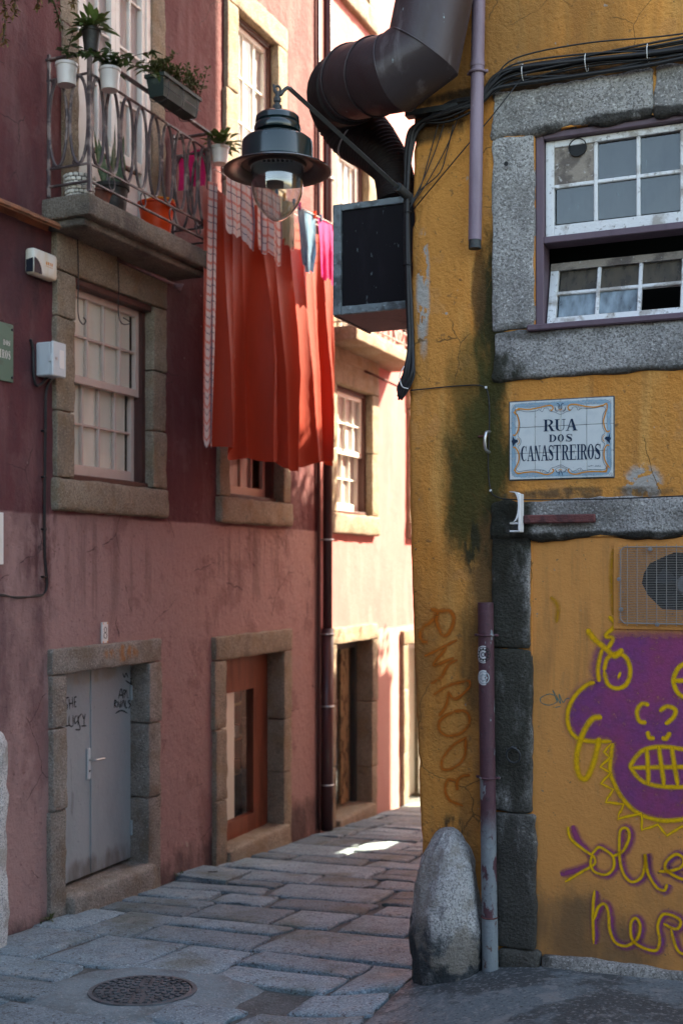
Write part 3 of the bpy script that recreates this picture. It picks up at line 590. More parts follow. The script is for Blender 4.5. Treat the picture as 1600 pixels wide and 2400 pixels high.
# ================================================================== LEFT HOUSES
ZB = -3.8
W1 = (.70, 1.765, .65, 2.14); D1 = (.602, 1.70, -2.46, -.77); BD = (.785, 1.78, 2.60, 5.1); W2 = (3.058, 4.175, .65, 2.14); D2 = (2.993, 4.195, -2.66, -.84); U2 = (3.22, 4.05, 2.62, 5.2)
near = thing('pink_townhouse', FL, (-6, 0, ZB), 'weathered wine red plastered house with the balcony and grey cellar door', 'house')
part('wall', wall(-7, 5.15, ZB, 10.5, [W1, D1, BD, W2, D2, U2], grow=.06), 'plaster_red', near)
def shell(parent, x0, x1, y0, y1, z0, z1, material, ends=True):
    m = MB(); m.quad((x0, y1, z0), (x0, y1, z1), (x1, y1, z1), (x1, y1, z0)); m.quad((x0, y0, z0), (x0, y0, z1), (x0, y1, z1), (x0, y1, z0)); m.quad((x1, y0, z0), (x1, y1, z0), (x1, y1, z1), (x1, y0, z1))
    part('outer_wall', m, material, parent)
    part('roof', MB().box(x0-.0, x1+.0, y0-.35, y1+.2, z1, z1+.2), 'roof_clay', parent)
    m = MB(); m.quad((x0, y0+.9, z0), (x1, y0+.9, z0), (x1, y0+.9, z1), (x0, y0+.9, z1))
    part('dark_backing', m, 'dark_room', parent)  # near-black sheet standing in for the unlit rooms
shell(near, -7, 5.147, 0, 7, ZB, 10.5, 'plaster_red')
# --- window over the grey door
surround(near, W1, .48, 1.965, 2.45, sill=.41, joints=(.38, .72), seed=1)
sash_window(near, .705, 1.76, .655, 2.135, .07, 4, (2, 2), material='sash_paint', cw=(0, .93))
part('lintel_cap', MB().box(.70, 1.77, -.02, .05, 2.085, 2.138, .008), 'brown_paint', near)
# --- grey cellar door
surround(near, D1, .43, 1.88, -.585, foots=(-2.62, -2.66), material='granite_door', joints=(.4, .72), seed=2, deep=.4)
stonepart(near, .61, 1.74, -.10, .42, -2.72, -2.395, 'granite_door', .03, .016, name='threshold')
DY = .13; SM = 1.145
dr = part('door', MB().box(.61, 1.695, DY+.012, DY+.05, -2.37, -.772), 'metal_grey', near)
part('leaf', MB().box(.612, SM-.006, DY, DY+.0115, -2.362, -.78, .004), 'metal_grey', dr); part('leaf', MB().box(SM+.006, 1.69, DY+.001, DY+.0118, -2.365, -.78, .004), 'metal_grey', dr)
part('cover_strip', MB().box(SM-.018, SM+.022, DY-.009, DY-.0005, -2.36, -.79, .003), 'metal_grey', dr)
for zz in (-1.02, -2.12): part('hinge', MB().tube([(1.682, DY-.008, zz-.06), (1.682, DY-.008, zz+.06)], .012, 8), 'metal_grey', dr)
hx_, hz = 1.10, -1.48
part('handle_plate', MB().box(hx_-.022, hx_+.022, DY-.014, DY-.0005, hz-.15, hz+.09, .01), 'abs_grey', dr)
part('handle', MB().tube(cr([(hx_, DY-.01, hz), (hx_, DY-.06, hz), (hx_+.03, DY-.07, hz), (hx_+.12, DY-.068, hz-.004)], 4), .009, 8), 'steel', dr, smooth=True)
part('keyhole', MB().lathe([(.009, -.002), (.009, .0)], (hx_, DY-.0145, hz-.085), 10, 'y'), 'ink_black', dr)
# --- second window behind the curtain, the upper sash window, second doorway
surround(near, W2, 2.87, 4.35, 2.40, sill=.41, joints=(.45,), seed=3)
sash_window(near, 3.063, 4.17, .655, 2.135, .1, 4, (2, 2), material='sash_paint', curtain='lace', cw=(0, .8))
surround(near, U2, 3.0, 4.26, 5.43, sill=2.4, joints=(.4, .75), seed=4)
sash_window(near, 3.225, 4.045, 2.63, 5.195, .07, 3, (3, 3), split=.45, curtain='lace')
surround(near, D2, 2.79, 4.37, -.625, foots=(-2.85, -2.95), joints=(.35, .65), seed=5, deep=.45)
stonepart(near, 3.0, 4.25, -.08, .45, -2.95, -2.585, 'granite_warm', .03, .016, name='threshold')
d2 = part('shop_door', MB().box(3.0, 3.06, .14, .22, -2.62, -.85).box(3.885, 4.19, .15, .23, -2.62, -.85).box(3.06, 3.885, .142, .218, -1.19, -.85).box(3.06, 3.885, .142, .218, -2.62, -2.42), 'wood_brown', near)
part('pane', MB().quad((3.06, .18, -2.42), (3.885, .18, -2.42), (3.885, .18, -1.19), (3.06, .18, -1.19)), 'glass', d2)
part('blind', MB().box(3.065, 3.56, .19, .2, -2.41, -1.2), 'curtain_cream', d2)
for zz in (-1.4, -1.75, -2.1): part('shelf', MB().box(3.58, 4.3, .45, .75, zz, zz+.025), 'shelf_wood', d2)
for i, zz in enumerate((-1.375, -1.725, -2.075)):
    for k in range(4): part('parcel', MB().box(3.62+.15*k, 3.72+.15*k+.02*((i+k) % 2), .46, .6, zz, zz+.12+.05*((i*3+k) % 3), .004), ('terracotta', 'curtain_cream', 'shelf_wood')[(i+k) % 3], d2)
# --- balcony door
surround(near, BD, .58, 1.99, None, joints=(.5,), seed=6, proud=.008)
OB = -.055
bdoor = part('balcony_door', MB().box(.79, .85, .05, .15, 2.61, 5.1).box(1.715, 1.775, .051, .151, 2.61, 5.1).shift((0, OB, 0)), 'white_paint', near)
for (a, b) in ((.85, 1.283), (1.287, 1.715)):
    s = MB(); s.box(a, a+.055, .06, .11, 2.62, 5.09); s.box(b-.055, b, .06, .1101, 2.62, 5.09); s.box(a+.055, b-.055, .0605, .1095, 2.62, 2.75, .004)
    s.box(a+.055, b-.055, .0605, .1095, 3.18, 3.26, .004); s.box(a+.075, b-.075, .085, .1, 2.77, 3.16, .012)
    xm = (a+b)/2; s.box(xm-.011, xm+.011, .068, .1, 3.26, 5.0, .003)
    for k in range(1, 5): s.box(a+.055, b-.055, .07, .098, 3.26+.42*k-.011, 3.26+.42*k+.011, .003)
    part('leaf', s.shift((0, OB, 0)), 'white_paint', bdoor)
    for i in range(2):
        for k in range(4):
            pa, pb = (a+.055, xm-.011) if i == 0 else (xm+.011, b-.055); z0 = 3.26+.42*k+.011
            part('pane', MB().quad((pa, .085, z0), (pb, .085, z0), (pb, .086, z0+.398), (pa, .086, z0+.398)).shift((0, OB, 0)), 'glass', bdoor)
part('curtain', MB().grid(70, 6, lambda a, b: (.86+.85*a, .118+.006*math.sin(a*60)+.003*math.sin(a*97), 3.2+1.9*b)).shift((0, OB, 0)), 'lace', bdoor, smooth=True)
# --- balcony slab and railing
BX0, BX1, BY = .363, 2.115, -.40
stonepart(near, BX0, BX1, BY, .02, 2.455, 2.61, 'granite_slab', .022, .012, .05, 'balcony_slab')
part('slab_moulding', MB().stone(BX0+.04, BX1-.04, BY+.07, .015, 2.40, 2.46, .02, .01, .08, 77), 'granite_slab', near, auto=50)
rl = MB(); YR = -.375; XR = .405; XE = 2.085
def bar(mb, a, b, w, h=None):
    a, b = Vector(a), Vector(b); h = h or w
    if abs(a.z-b.z) > max(abs(a.x-b.x), abs(a.y-b.y)): mb.box(a.x-w/2, a.x+w/2, a.y-h/2, a.y+h/2, min(a.z, b.z), max(a.z, b.z), .003)
    elif abs(a.x-b.x) > abs(a.y-b.y): mb.box(min(a.x, b.x), max(a.x, b.x), a.y-w/2, a.y+w/2, a.z-h/2, a.z+h/2, .003)
    else: mb.box(a.x-w/2, a.x+w/2, min(a.y, b.y), max(a.y, b.y), a.z-h/2, a.z+h/2, .003)
def make_railing(parent, x0, x1, yr, zt, n_front, mat_):
    r = MB(); zs = zt-.145; zl = zt-.775; zb = zt-.90
    for z, w_, h_ in ((zt, .04, .016), (zs, .016, .016), (zl, .016, .016), (zb, .022, .014)):
        bar(r, (x0, yr, z), (x1, yr, z), w_, h_); bar(r, (x0, yr, z), (x0, -.01, z), w_*.98, h_*.98); bar(r, (x1, yr, z), (x1, -.01, z), w_*.98, h_*.98)
    for x in (x0, x1): bar(r, (x, yr, zb-.075), (x, yr, zt+.004), .028); bar(r, (x, -.03, zb-.075), (x, -.03, zt+.04), .022)
    g = part('railing', r, mat_, parent)
    wv = (x1-x0)/n_front; zc, rz = (zs+zl)/2, (zs-zl)/2-.008
    def oval(cx, cy, rx, along):
        pts = []
        for i in range(36):
            a = 2*math.pi*i/36; c, s_ = math.cos(a)*rx, math.sin(a)*rz
            pts.append((cx+c, cy, zc+s_) if along == 'x' else (cx, cy+c, zc+s_))
        return part('oval_bar', MB().tube(pts, .0125, 6, closed=True), mat_, g, smooth=True)
    c = MB()
    for i in range(n_front):
        oval(x0+wv*(i+.5), yr, wv*.44, 'x')
        if i: c.box(x0+wv*i-.022, x0+wv*i+.022, yr-.011, yr+.011, zc-.012, zc+.012, .004)
    yv = (-.02-yr)/2
    for x in (x0, x1):
        for i in range(2): oval(x, yr+yv*(i+.5), yv*.43, 'y')
        c.box(x-.011, x+.011, yr+yv-.02, yr+yv+.02, zc-.012, zc+.012, .004)
        for i in range(2):
            for sgn in (1, -1):
                y_ = yr+yv*(i+.5); z_ = zc+sgn*rz
                c.tube(cr([(x, y_, z_), (x, y_+.025, z_-.012*sgn), (x, y_+.05, z_-.004*sgn), (x, y_+.048, z_-.026*sgn), (x, y_+.036, z_-.018*sgn)], 3), .005, 5)
    part('collar', c, mat_, g)['kind'] = 'stuff'
    for i in (1, 3, 5, 7):
        cx = x0+wv*(i*1.1+.35); zz = (zl+zb)/2
        if cx > x1-.05: continue
        part('ring', MB().tube([(cx+math.cos(a)*.036, yr, zz+math.sin(a)*.05) for a in [2*math.pi*k/18 for k in range(18)]], .006, 6, closed=True), mat_, g, smooth=True)
    return g
make_railing(near, XR, XE, YR, 3.60, 9, 'rail_paint')
# drain spouts under the balcony
def spout(parent, x, z, y1=-.52, dx=.18):
    part('drain_spout', MB().tube([(x, -.02, z), (x+dx*.8, y1*.8, z-.10), (x+dx, y1, z-.125)], [.016, .016, .016], 10).lathe([(.017, 0), (.03, .05), (.045, .075), (.036, .075), (.014, .03)], (0, 0, 0), 14), 'rust', parent)
sp_ = MB().tube([(1.22, -.05, 2.38), (1.50, -.40, 2.21)], .014, 10); a0 = Vector((1.50, -.40, 2.21)); dv = (a0-Vector((1.22, -.05, 2.38))).normalized()
sp_.tube([a0, a0+dv*.03, a0+dv*.06], [.016, .027, .042], 14); part('drain_spout', sp_, 'rust', near, smooth=True)
# --- spray tags on the grey door (flat marker lines)
def ribbon(mb, pts, wd, y, uvamt=True, n=6, closed=False, wfun=None):
    """pts in (x,z); strip of width wd on plane y"""
    q = cr([(p[0], 0, p[1]) for p in pts], n, closed) if n > 1 else [Vector((p[0], 0, p[1])) for p in pts]; m_ = len(q)
    if closed: q.append(q[0]); m_ += 1
    i0 = len(mb.v)
    for k in range(m_):
        t = (q[min(k+1, m_-1)]-q[max(k-1, 0)]); t = t.normalized() if t.length > 1e-9 else Vector((1, 0, 0)); nn_ = Vector((-t.z, 0, t.x))
        e = 1.0 if closed else min(1.0, .45+.55*min(k, m_-1-k)/1.5)
        ww = wd*.5*e*(wfun(k/(m_-1)) if wfun else 1)
        yy = y if not callable(y) else y(q[k])
        for sgn, vv in ((-1, 0.0), (0, 1.0), (1, 0.0)):
            mb.uv[len(mb.v)] = (k/m_, vv); mb.v.append(Vector((q[k].x, yy, q[k].z))+nn_*ww*sgn)
    for k in range(m_-1):
        a = i0+k*3
        mb.f.append((a, a+3, a+4, a+1)); mb.f.append((a+1, a+4, a+5, a+2))
    ribbon.k = (ribbon.k+1) % 40
    return mb
ribbon.k = 0
def tagpx(F, y, x0, y0, sc): return lambda p: (lambda q: (q.x, q.z))(P(F, x0+p[0]*sc, y0+p[1]*sc, y))
cv = tagpx(FL, DY-.001, 9, 1180, 520/1492)
tag_ = [MB(), MB()]
for i, sline in enumerate([[(440, 1303), (418, 1312), (412, 1340), (428, 1358), (424, 1388), (408, 1400)], [(440, 1312), (446, 1384)], [(463, 1302), (466, 1374)], [(442, 1348), (465, 1342)], [(476, 1302), (477, 1370)], [(476, 1304), (491, 1300)], [(476, 1336), (488, 1333)], [(477, 1369), (491, 1365)],
     [(424, 1420), (411, 1490), (441, 1493)], [(441, 1428), (441, 1488), (466, 1494), (466, 1424)], [(492, 1428), (479, 1440), (479, 1480), (496, 1462)], [(500, 1424), (500, 1492)], [(525, 1412), (501, 1452), (515, 1516), (482, 1521)], [(530, 1418), (541, 1450), (549, 1412)], [(541, 1450), (541, 1496)], [(520, 1497), (558, 1495)],
     [(772, 1312), (790, 1245), (801, 1312)], [(776, 1290), (798, 1288)], [(805, 1312), (806, 1255), (820, 1265), (806, 1285)], [(812, 1312), (824, 1252), (832, 1310)], [(745, 1375), (746, 1325), (758, 1335), (746, 1350), (762, 1372)], [(766, 1330), (768, 1372)], [(772, 1330), (782, 1374), (790, 1322)], [(792, 1374), (804, 1322), (814, 1372)], [(818, 1322), (820, 1372), (832, 1370)], [(850, 1325), (836, 1332), (852, 1356), (838, 1378)], [(752, 1412), (790, 1392), (832, 1410)], [(835, 1305), (838, 1308)], [(848, 1305), (851, 1308)],
     [(800, 1140), (812, 1170), (822, 1142), (836, 1172)], [(850, 1178), (868, 1185), (850, 1208), (872, 1222)], [(818, 1190), (850, 1212)], [(852, 1126), (866, 1130), (856, 1144)]]):
    ribbon(tag_[i > 15], [cv(p) for p in sline], .016, DY-.001-.00004*i, n=4)
for m in tag_: part('marker_tag', m, 'spray_black', dr, label='black marker lettering on the grey door')['kind'] = 'stuff'
# --- far house
W3 = (5.52, 6.58, .61, 2.06); D3 = (5.495, 6.578, -2.86, -.853); U3 = (5.58, 6.47, 2.62, 4.77); T3 = (5.62, 6.5, 6.66, 8.2); D4 = (7.84, 8.9, -3.1, -.99); W4 = (8.1, 9.1, .6, 2.06); U4 = (8.1, 9.1, 2.62, 4.77)
far = thing('pink_townhouse', FL, (5.15, 0, ZB), 'sunlit salmon plastered house beyond the dark downpipe', 'house')
part('wall', wall(5.15, 16, ZB, 10.5, [W3, D3, U3, T3, D4, W4, U4], y=.012, grow=.06), 'plaster_salmon', far)
shell(far, 5.153, 16, .012, 7, ZB, 10.5, 'plaster_salmon')
for op, l, r_, t, sl, sd_ in ((W3, 5.32, 6.79, 2.36, .375, 11), (U3, 5.40, 6.74, 5.02, 2.3, 12), (T3, 5.42, 6.72, 8.4, 6.39, 13), (W4, 7.9, 9.3, 2.36, .375, 14), (U4, 7.9, 9.3, 5.02, 2.3, 15)):
    surround(far, op, l, r_, t, sill=sl, joints=(.5,), seed=sd_)
    sash_window(far, op[0]+.005, op[1]-.005, op[2]+.005, op[3]-.005, .08, 4, (2, 2) if op in (W3, W4, T3) else (2, 3), split=.5, curtain='lace')
surround(far, D3, 5.33, 6.75, -.67, foots=(-3.02, -3.1), joints=(.4, .7), seed=16, deep=.5)
stonepart(far, 5.5, 6.6, -.09, .5, -3.1, -2.80, 'granite_warm', .03, .016, name='threshold')
d3 = part('glazed_door', MB().box(5.5, 5.56, .16, .22, -2.79, -.86).box(6.52, 6.575, .16, .221, -2.79, -.86).box(5.56, 6.52, .162, .219, -.95, -.86), 'iron_dark', far)
part('pane', MB().quad((5.56, .19, -2.79), (6.52, .19, -2.79), (6.52, .19, -.95), (5.56, .19, -.95)), 'glass', d3)
part('patterned_screen', MB().box(6.28, 6.52, .24, .26, -2.79, -.9), 'beige_wood', d3)
surround(far, D4, 7.66, 9.08, -.81, foots=(-3.3, -3.4), joints=(.4, .7), seed=17, deep=.5)
d4 = part('glazed_door', MB().box(7.85, 7.91, .12, .18, -3.1, -1.0).box(8.83, 8.89, .12, .181, -3.1, -1.0).box(7.91, 8.83, .122, .179, -1.08, -1.0), 'white_paint', far)
part('pane', MB().quad((7.91, .15, -3.1), (8.83, .15, -3.1), (8.83, .15, -1.08), (7.91, .15, -1.08)), 'glass', d4)
part('blind', MB().box(7.9, 8.85, .24, .26, -3.1, -1.0), 'curtain_cream', d4)
stonepart(far, 5.14+.03, 7.35, -.42, .03, 2.44, 2.60, 'granite_warm', .022, .012, .06, 'balcony_slab')
make_railing(far, 5.24, 7.3, -.38, 3.56, 9, 'rail_mauve')
sp_ = MB().tube([(6.3, -.05, 2.3), (6.58, -.40, 2.12)], .014, 10); a0 = Vector((6.58, -.40, 2.12)); sp_.tube([a0, a0+dv*.03, a0+dv*.06], [.016, .03, .05], 14); part('drain_spout', sp_, 'rust', far, smooth=True)
# --- downpipes on the seam of the two houses
dp = thing('downpipe', FL, (5.17, -.06, -2.86), 'dark brown downpipe on the seam between the two pink houses', 'downpipe')
part('pipe', MB().tube([(5.22, -.065, 10.3), (5.2, -.065, -.7)], .052, 14).tube([(5.2, -.065, -.66), (5.185, -.065, -2.84)], .066, 14), 'pipe_brown', dp, smooth=True)
part('thin_pipe', MB().tube([(5.045, -.03, 10.3), (5.05, -.03, -2.8)], .02, 10), 'pipe_brown', dp, smooth=True)
part('light_pipe', MB().tube([(5.33, -.03, 10.3), (5.325, -.03, 2.5)], .018, 10), 'rail_mauve', dp, smooth=True)
for zz in (4.2, 2.0, .3, -.72, -1.5, -2.35): part('clamp', MB().tube([(5.195+math.cos(a)*.07, -.065+math.sin(a)*.07, zz) for a in [2*math.pi*k/16 for k in range(16)]], .009, 6, closed=True), 'steel', dp, smooth=True)
# ================================================================== OCHRE HOUSE
ZR = -3.2
WR = (.705, 1.76, 1.25, 2.30); BAY = (.69, 2.05, -2.5, .16)
och = thing('ochre_house', FR, (0, 0, ZR), 'ochre plastered corner house with granite window surround and tile street sign', 'house')
part('wall', wall(.36, 6, ZR, 13.0, [WR, BAY], depth=.3), 'plaster_ochre', och)
prof = [(-3.2, .09), (-2.2, .08), (-1.67, .074), (-1.2, .055), (-.6, .03), (.1, .006), (.73, -.008), (1.4, .0), (2.17, .023), (3, .02), (13.0, .02)]
def xc(z):
    for (a, p), (b, q) in zip(prof, prof[1:]):
        if a <= z <= b: return p+(q-p)*(z-a)/(b-a)
    return .02
path = [(0, .36-.03*i) for i in range(11)]+[(.0, .04), (.004, .018), (.012, .006), (.03, .0)]+[(.03+.03*i, 0) for i in range(1, 12)]
path = [p for p in path if p[0] < .355]+[(.362, 0)]
nzz = 380
def cornerf(a, b):
    x, y = path[round(a*(len(path)-1))]; z = ZR+12.7*b if b < .0001 else ZR+(13.0-ZR)*b
    k = max(0, 1-x/.34); d = noise.noise(Vector((x*5, y*5, z*5)))*.006+noise.noise(Vector((x*19, y*19, z*19)))*.0025
    c = 0.0
    if x+y < .05: c = max(0, noise.noise(Vector((3, 1, z*7)))-.25)*.03+max(0, noise.noise(Vector((9, 1, z*23)))-.2)*.012
    return (x+xc(z)*k+c+d*(y > 0)*k, y+c*.6+(d if y == 0 else 0)*min(1, k*3), z)
part('wall', MB().grid(len(path)-1, nzz, cornerf), 'plaster_ochre', och, smooth=True)
m = MB(); m.quad((0.02, .36, ZR), (0.02, .36, 13.0), (0.02, 6.84, 13.0), (0.02, 6.84, ZR)); m.quad((0.02, 6.84, ZR), (0.02, 6.84, 13.0), (6, 6.84, 13.0), (6, 6.84, ZR)); m.quad((6, 0, ZR), (6, 6.84, ZR), (6, 6.84, 13.0), (6, 0, 13.0))
part('outer_wall', m, 'bounce_white', och, label='unseen alley side and back, made pale to bounce light')  # unseen faces kept pale to reflect light across the alley
part('roof', MB().box(-.3, 6.2, -.35, 7.0, 13.0, 13.2), 'roof_clay', och)
part('dark_backing', MB().quad((.1, 1.1, ZR), (6, 1.1, ZR), (6, 1.1, 13.0), (.1, 1.1, 13.0)).quad((.1, .31, 1.0), (.1, 1.1, 1.0), (6, 1.1, 1.0), (6, .31, 1.0)), 'dark_room', och)  # near-black sheets in place of the room's darkness
def gstone(x0, x1, y0, z0, z1, y1=.3, **k): return stonepart(och, x0, x1, y0, y1, z0, z1, 'granite_grey', **k)
gstone(.478, 1.32, -.018, 2.292, 2.54, r=.022, amp=.03, cell=.03, freq=8)              # lintel, jamb and sill stones of the window
gstone(1.324, 2.0, -.018, 2.285, 2.545, r=.025, amp=.03, cell=.035, freq=7)
gstone(.476, .703, -.014, 1.262, 2.289, r=.012, amp=.012, cell=.04, freq=9)
gstone(.480, 2.0, -.022, .995, 1.262, r=.025, amp=.026, cell=.04, freq=7)
gstone(1.76, 2.0, -.024, 1.22, 2.31, r=.018, amp=.012, cell=.05, freq=9)
gstone(.468, 2.12, -.02, .150, .355, r=.03, amp=.045, cell=.04, freq=6)                  # lintel of the bricked-up shop
gstone(.472, .682, -.022, -.43, .162, r=.02, amp=.014, cell=.045, freq=9)
gstone(.474, .695, -.026, -1.30, -.434, r=.02, amp=.016, cell=.045, freq=9)
gstone(.49, .715, -.03, -2.02, -1.304, r=.02, amp=.018, cell=.045, freq=9)
gstone(.51, .74, -.04, -2.30, -2.023, r=.03, amp=.02, cell=.045, freq=9)
gstone(.742, 2.2, -.035, -2.30, -2.03, r=.02, amp=.022, cell=.05, freq=7, name='plinth_stone')
part('painted_panel', wall(.68, 2.06, -2.4, .17, [(1.2, 1.7, -.29, .1)], depth=.2, y=.012), 'panel_ochre', och)
part('drill_hole', MB().lathe([(.012, 0), (.012, -.002)], (.562, -.0375, 2.14), 12, 'y'), 'ink_black', och)
# --- the worn window
fw = MB(); fw.box(.706, .748, .02, .16, 1.25, 2.297, .004).box(1.717, 1.759, .02, .161, 1.25, 2.297, .004).box(.748, 1.717, .021, .159, 2.262, 2.296, .004).box(.748, 1.717, .022, .15, 1.712, 1.748, .004).box(.675, 1.76, -.05, .16, 1.243, 1.275, .006)
win = part('window', fw, 'purple_paint', och)
def sash_at(x0, x1, z0, z1, cols, rows, T, mats, frm, bt, skip=(), paneset=None):
    s = MB(); s.box(x0, x0+.045, 0, .04, z0, z1, .003).box(x1-.045, x1, 0, .0401, z0, z1, .003).box(x0+.045, x1-.045, .0005, .0395, z0, z0+bt, .003).box(x0+.045, x1-.045, .0005, .0395, z1-.035, z1, .003)
    ga, gb, gc, gd = x0+.045, x1-.045, z0+bt, z1-.035; mw = .02
    for k in range(1, cols): xx = ga+(gb-ga)*k/cols; s.box(xx-mw/2, xx+mw/2, .004, .036, gc, gd, .004)
    for k in range(1, rows): zz = gc+(gd-gc)*k/rows; s.box(ga, gb, .006, .034, zz-mw/2, zz+mw/2, .004)
    s.v = [T(v) for v in s.v]; part('sash', s, frm, win)
    for i in range(cols):
        for j in range(rows):
            if (i, j) in skip: continue
            pa, pb = ga+(gb-ga)*i/cols+mw/2, ga+(gb-ga)*(i+1)/cols-mw/2; pc, pd = gc+(gd-gc)*j/rows+mw/2, gc+(gd-gc)*(j+1)/rows-mw/2; t = random.uniform(-.002, .002)
            part('pane', MB().quad(T(Vector((pa, .02+t, pc))), T(Vector((pb, .02-t, pc))), T(Vector((pb, .02, pd))), T(Vector((pa, .02, pd)))), paneset(i, j), win)
    return ga, gb, gc, gd
Tu = lambda v: v+Vector((0, .06, 0))
ga, gb, gc, gd = sash_at(.75, 1.715, 1.75, 2.26, 4, 2, Tu, None, 'white_worn', .062, skip=((0, 1),), paneset=lambda i, j: 'glass_dirty')
zm = (gc+gd)/2; xm = ga+(gb-ga)/4
part('sheet_panel', MB().box(ga, xm-.01, .07, .076, zm+.01, gd), 'sash_dirty', win); part('duct_hole', MB().lathe([(.048, 0), (.048, -.012), (.043, -.012), (.043, 0)], (ga+.125, .068, gd-.015), 24, 'y').lathe([(.044, 0), (.044, -.003)], (ga+.125, .069, gd-.015), 24, 'y'), 'ink_black', win)
def Tl(v):      # hopper sash, its top leaning into the room
    a = R_(17); z = v.z-1.285; return Vector((v.x, v.y*math.cos(a)+z*math.sin(a)+.055, 1.28+z*math.cos(a)-v.y*math.sin(a)))
sash_at(.755, 1.71, 1.285, 1.66, 4, 2, Tl, None, 'white_worn', .05, skip=((2, 0),), paneset=lambda i, j: 'glass_brown' if j else 'glass_frost')  # upper row of panes darker and brown, lower row bluish
part('dark_rail', MB().grid(1, 1, lambda a, b: Tl(Vector((.757+.951*a, -.002, 1.612+.045*b)))), 'sash_dirty', win)  # darker strip laid along the top rail of the hopper sash
# --- cable fixings: rusty bar in the lintel, iron ring, clamp, white bracket
part('iron_bar', MB().box(.66, 1.035, -.066, -.03, .23, .275, .006), 'rust', och)
rg = thing('iron_ring', FR, (.607, -.05, -.985), 'dark iron tethering ring on the granite jamb', 'ring')
part('ring', MB().tube([(.607+math.cos(a)*.037, -.062-.01*math.sin(a), -.99+math.sin(a)*.04) for a in [2*math.pi*k/24 for k in range(24)]], .0055, 8, closed=True), 'iron_dark', rg, smooth=True)
part('staple', MB().tube(cr([(.597, -.03, -.95), (.6, -.07, -.948), (.614, -.07, -.948), (.617, -.03, -.95)], 4), .006, 6), 'iron_dark', rg, smooth=True)
br = thing('pipe_bracket', FR, (.63, -.05, .19), 'curved white plastic pipe bracket screwed below the tile sign', 'bracket')
arc = [(.600, .395), (.63, .39), (.645, .36), (.648, .31), (.640, .265), (.625, .24), (.602, .235)]
m = MB()
for y0, y1 in ((-.12, -.112), (-.062, -.054)):
    pass
q = cr([(x, 0, z) for x, z in arc], 5)
for k in range(len(q)-1):
    a, b = q[k], q[k+1]; m.quad((a.x, -.125, a.z), (b.x, -.125, b.z), (b.x, -.05, b.z), (a.x, -.05, a.z)); o1, o2 = Vector((.009, 0, .002)), Vector((.009, 0, .002))
    m.quad((a.x+.010, -.126, a.z+.002), (b.x+.010, -.126, b.z+.002), (b.x, -.126, b.z), (a.x, -.126, a.z)); m.quad((a.x+.01, -.05, a.z+.002), (b.x+.01, -.05, b.z+.002), (b.x+.01, -.1255, b.z+.002), (a.x+.01, -.1255, a.z+.002))
part('cradle', m, 'rubber_white', br); part('back_plate', MB().box(.648, .660, -.124, -.045, .185, .385, .003), 'rubber_white', br)
part('foot', MB().box(.602, .6475, -.12, -.045, .185, .194, .002).box(.602, .6475, -.118, -.047, .226, .236, .002), 'rubber_white', br)
for zz in (.21, .252): part('bolt', MB().lathe([(.011, 0), (.011, -.01), (.0, -.012)], (.632, -.09, zz), 10, 'y'), 'iron_dark', br)
cl = thing('pipe_clamp', FR, (.455, -.02, .66), 'small steel pipe clamp left on the mossy plaster', 'clamp')
part('stud', MB().tube([(.40, -.0, .705), (.46, -.05, .70)], .006, 6), 'rust', cl)
part('half_ring', MB().tube(cr([(.47, -.03, .725), (.463, -.075, .715), (.458, -.085, .67), (.46, -.07, .625), (.468, -.03, .615)], 4), .009, 6), 'steel', cl, smooth=True)
# --- drain pipes
def ringpts(c, r, n=20): return [(c[0]+math.cos(2*math.pi*k/n)*r, c[1]+math.sin(2*math.pi*k/n)*r, c[2]) for k in range(n)]
a, b = P(FR, 1121, 0, -.075), P(FR, 1112, 583, -.075); a = b+(a-b)*3.2
up = thing('drainpipe', FR, tuple(b), 'mauve painted drainpipe ending open above the mossy ochre wall', 'drainpipe')
part('pipe', MB().tube([tuple(a), tuple(b+Vector((0, 0, .045)))], .0355, 18), 'pipe_purple', up, auto=50)
part('worn_end', MB().tube([tuple(b+Vector((0, 0, .045))), tuple(b)], .034, 18), 'iron_dark', up, auto=50)
c = P(FR, 1118, 170, -.075)
part('clamp', MB().tube(ringpts(c, .041), .008, 6, closed=True).tube([tuple(c+Vector((.04, .0, 0))), tuple(c+Vector((.058, .0, 0)))], .009, 6).tube([tuple(c-Vector((.04, .0, 0))), tuple(c-Vector((.055, .0, 0)))], .007, 6), 'pipe_purple', up, smooth=True)
part('sleeve', MB().tube([tuple(c+Vector((0, 0, .03))), tuple(c+Vector((0, 0, .055)))], .039, 18), 'pipe_purple', up, auto=50)
a, b = P(FR, 1137, 1412, -.07), P(FR, 1148, 2284, -.07)
lo = thing('drainpipe', FR, tuple(b), 'flaking maroon cast iron drainpipe with stickers on the ochre wall', 'drainpipe')
mid = a+(b-a)*.845
part('pipe', MB().tube([tuple(a), tuple(mid)], .0415, 20), 'pipe_flaked', lo, auto=50); part('lower_pipe', MB().tube([tuple(mid), tuple(b)], .043, 20), 'pipe_teal', lo, auto=50)
part('joint', MB().tube(ringpts(mid, .0425), .004, 6, closed=True), 'rust', lo, smooth=True)
for v in (1489, 1823):
    t = (v-1412)/(2284-1412); c = a+(b-a)*t
    part('clamp', MB().tube(ringpts(c, .044), .006, 6, closed=True).tube([tuple(c-Vector((.044, 0, 0))), tuple(c-Vector((.064, -.02, 0)))], .008, 6).tube([tuple(c+Vector((.044, 0, 0))), tuple(c+Vector((.06, .02, 0)))], .008, 6), 'pipe_flaked', lo, smooth=True)
part('shoe_gap', MB().box(b.x-.03, b.x+.04, -.06, .0, -2.35, -2.16), 'iron_dark', lo)
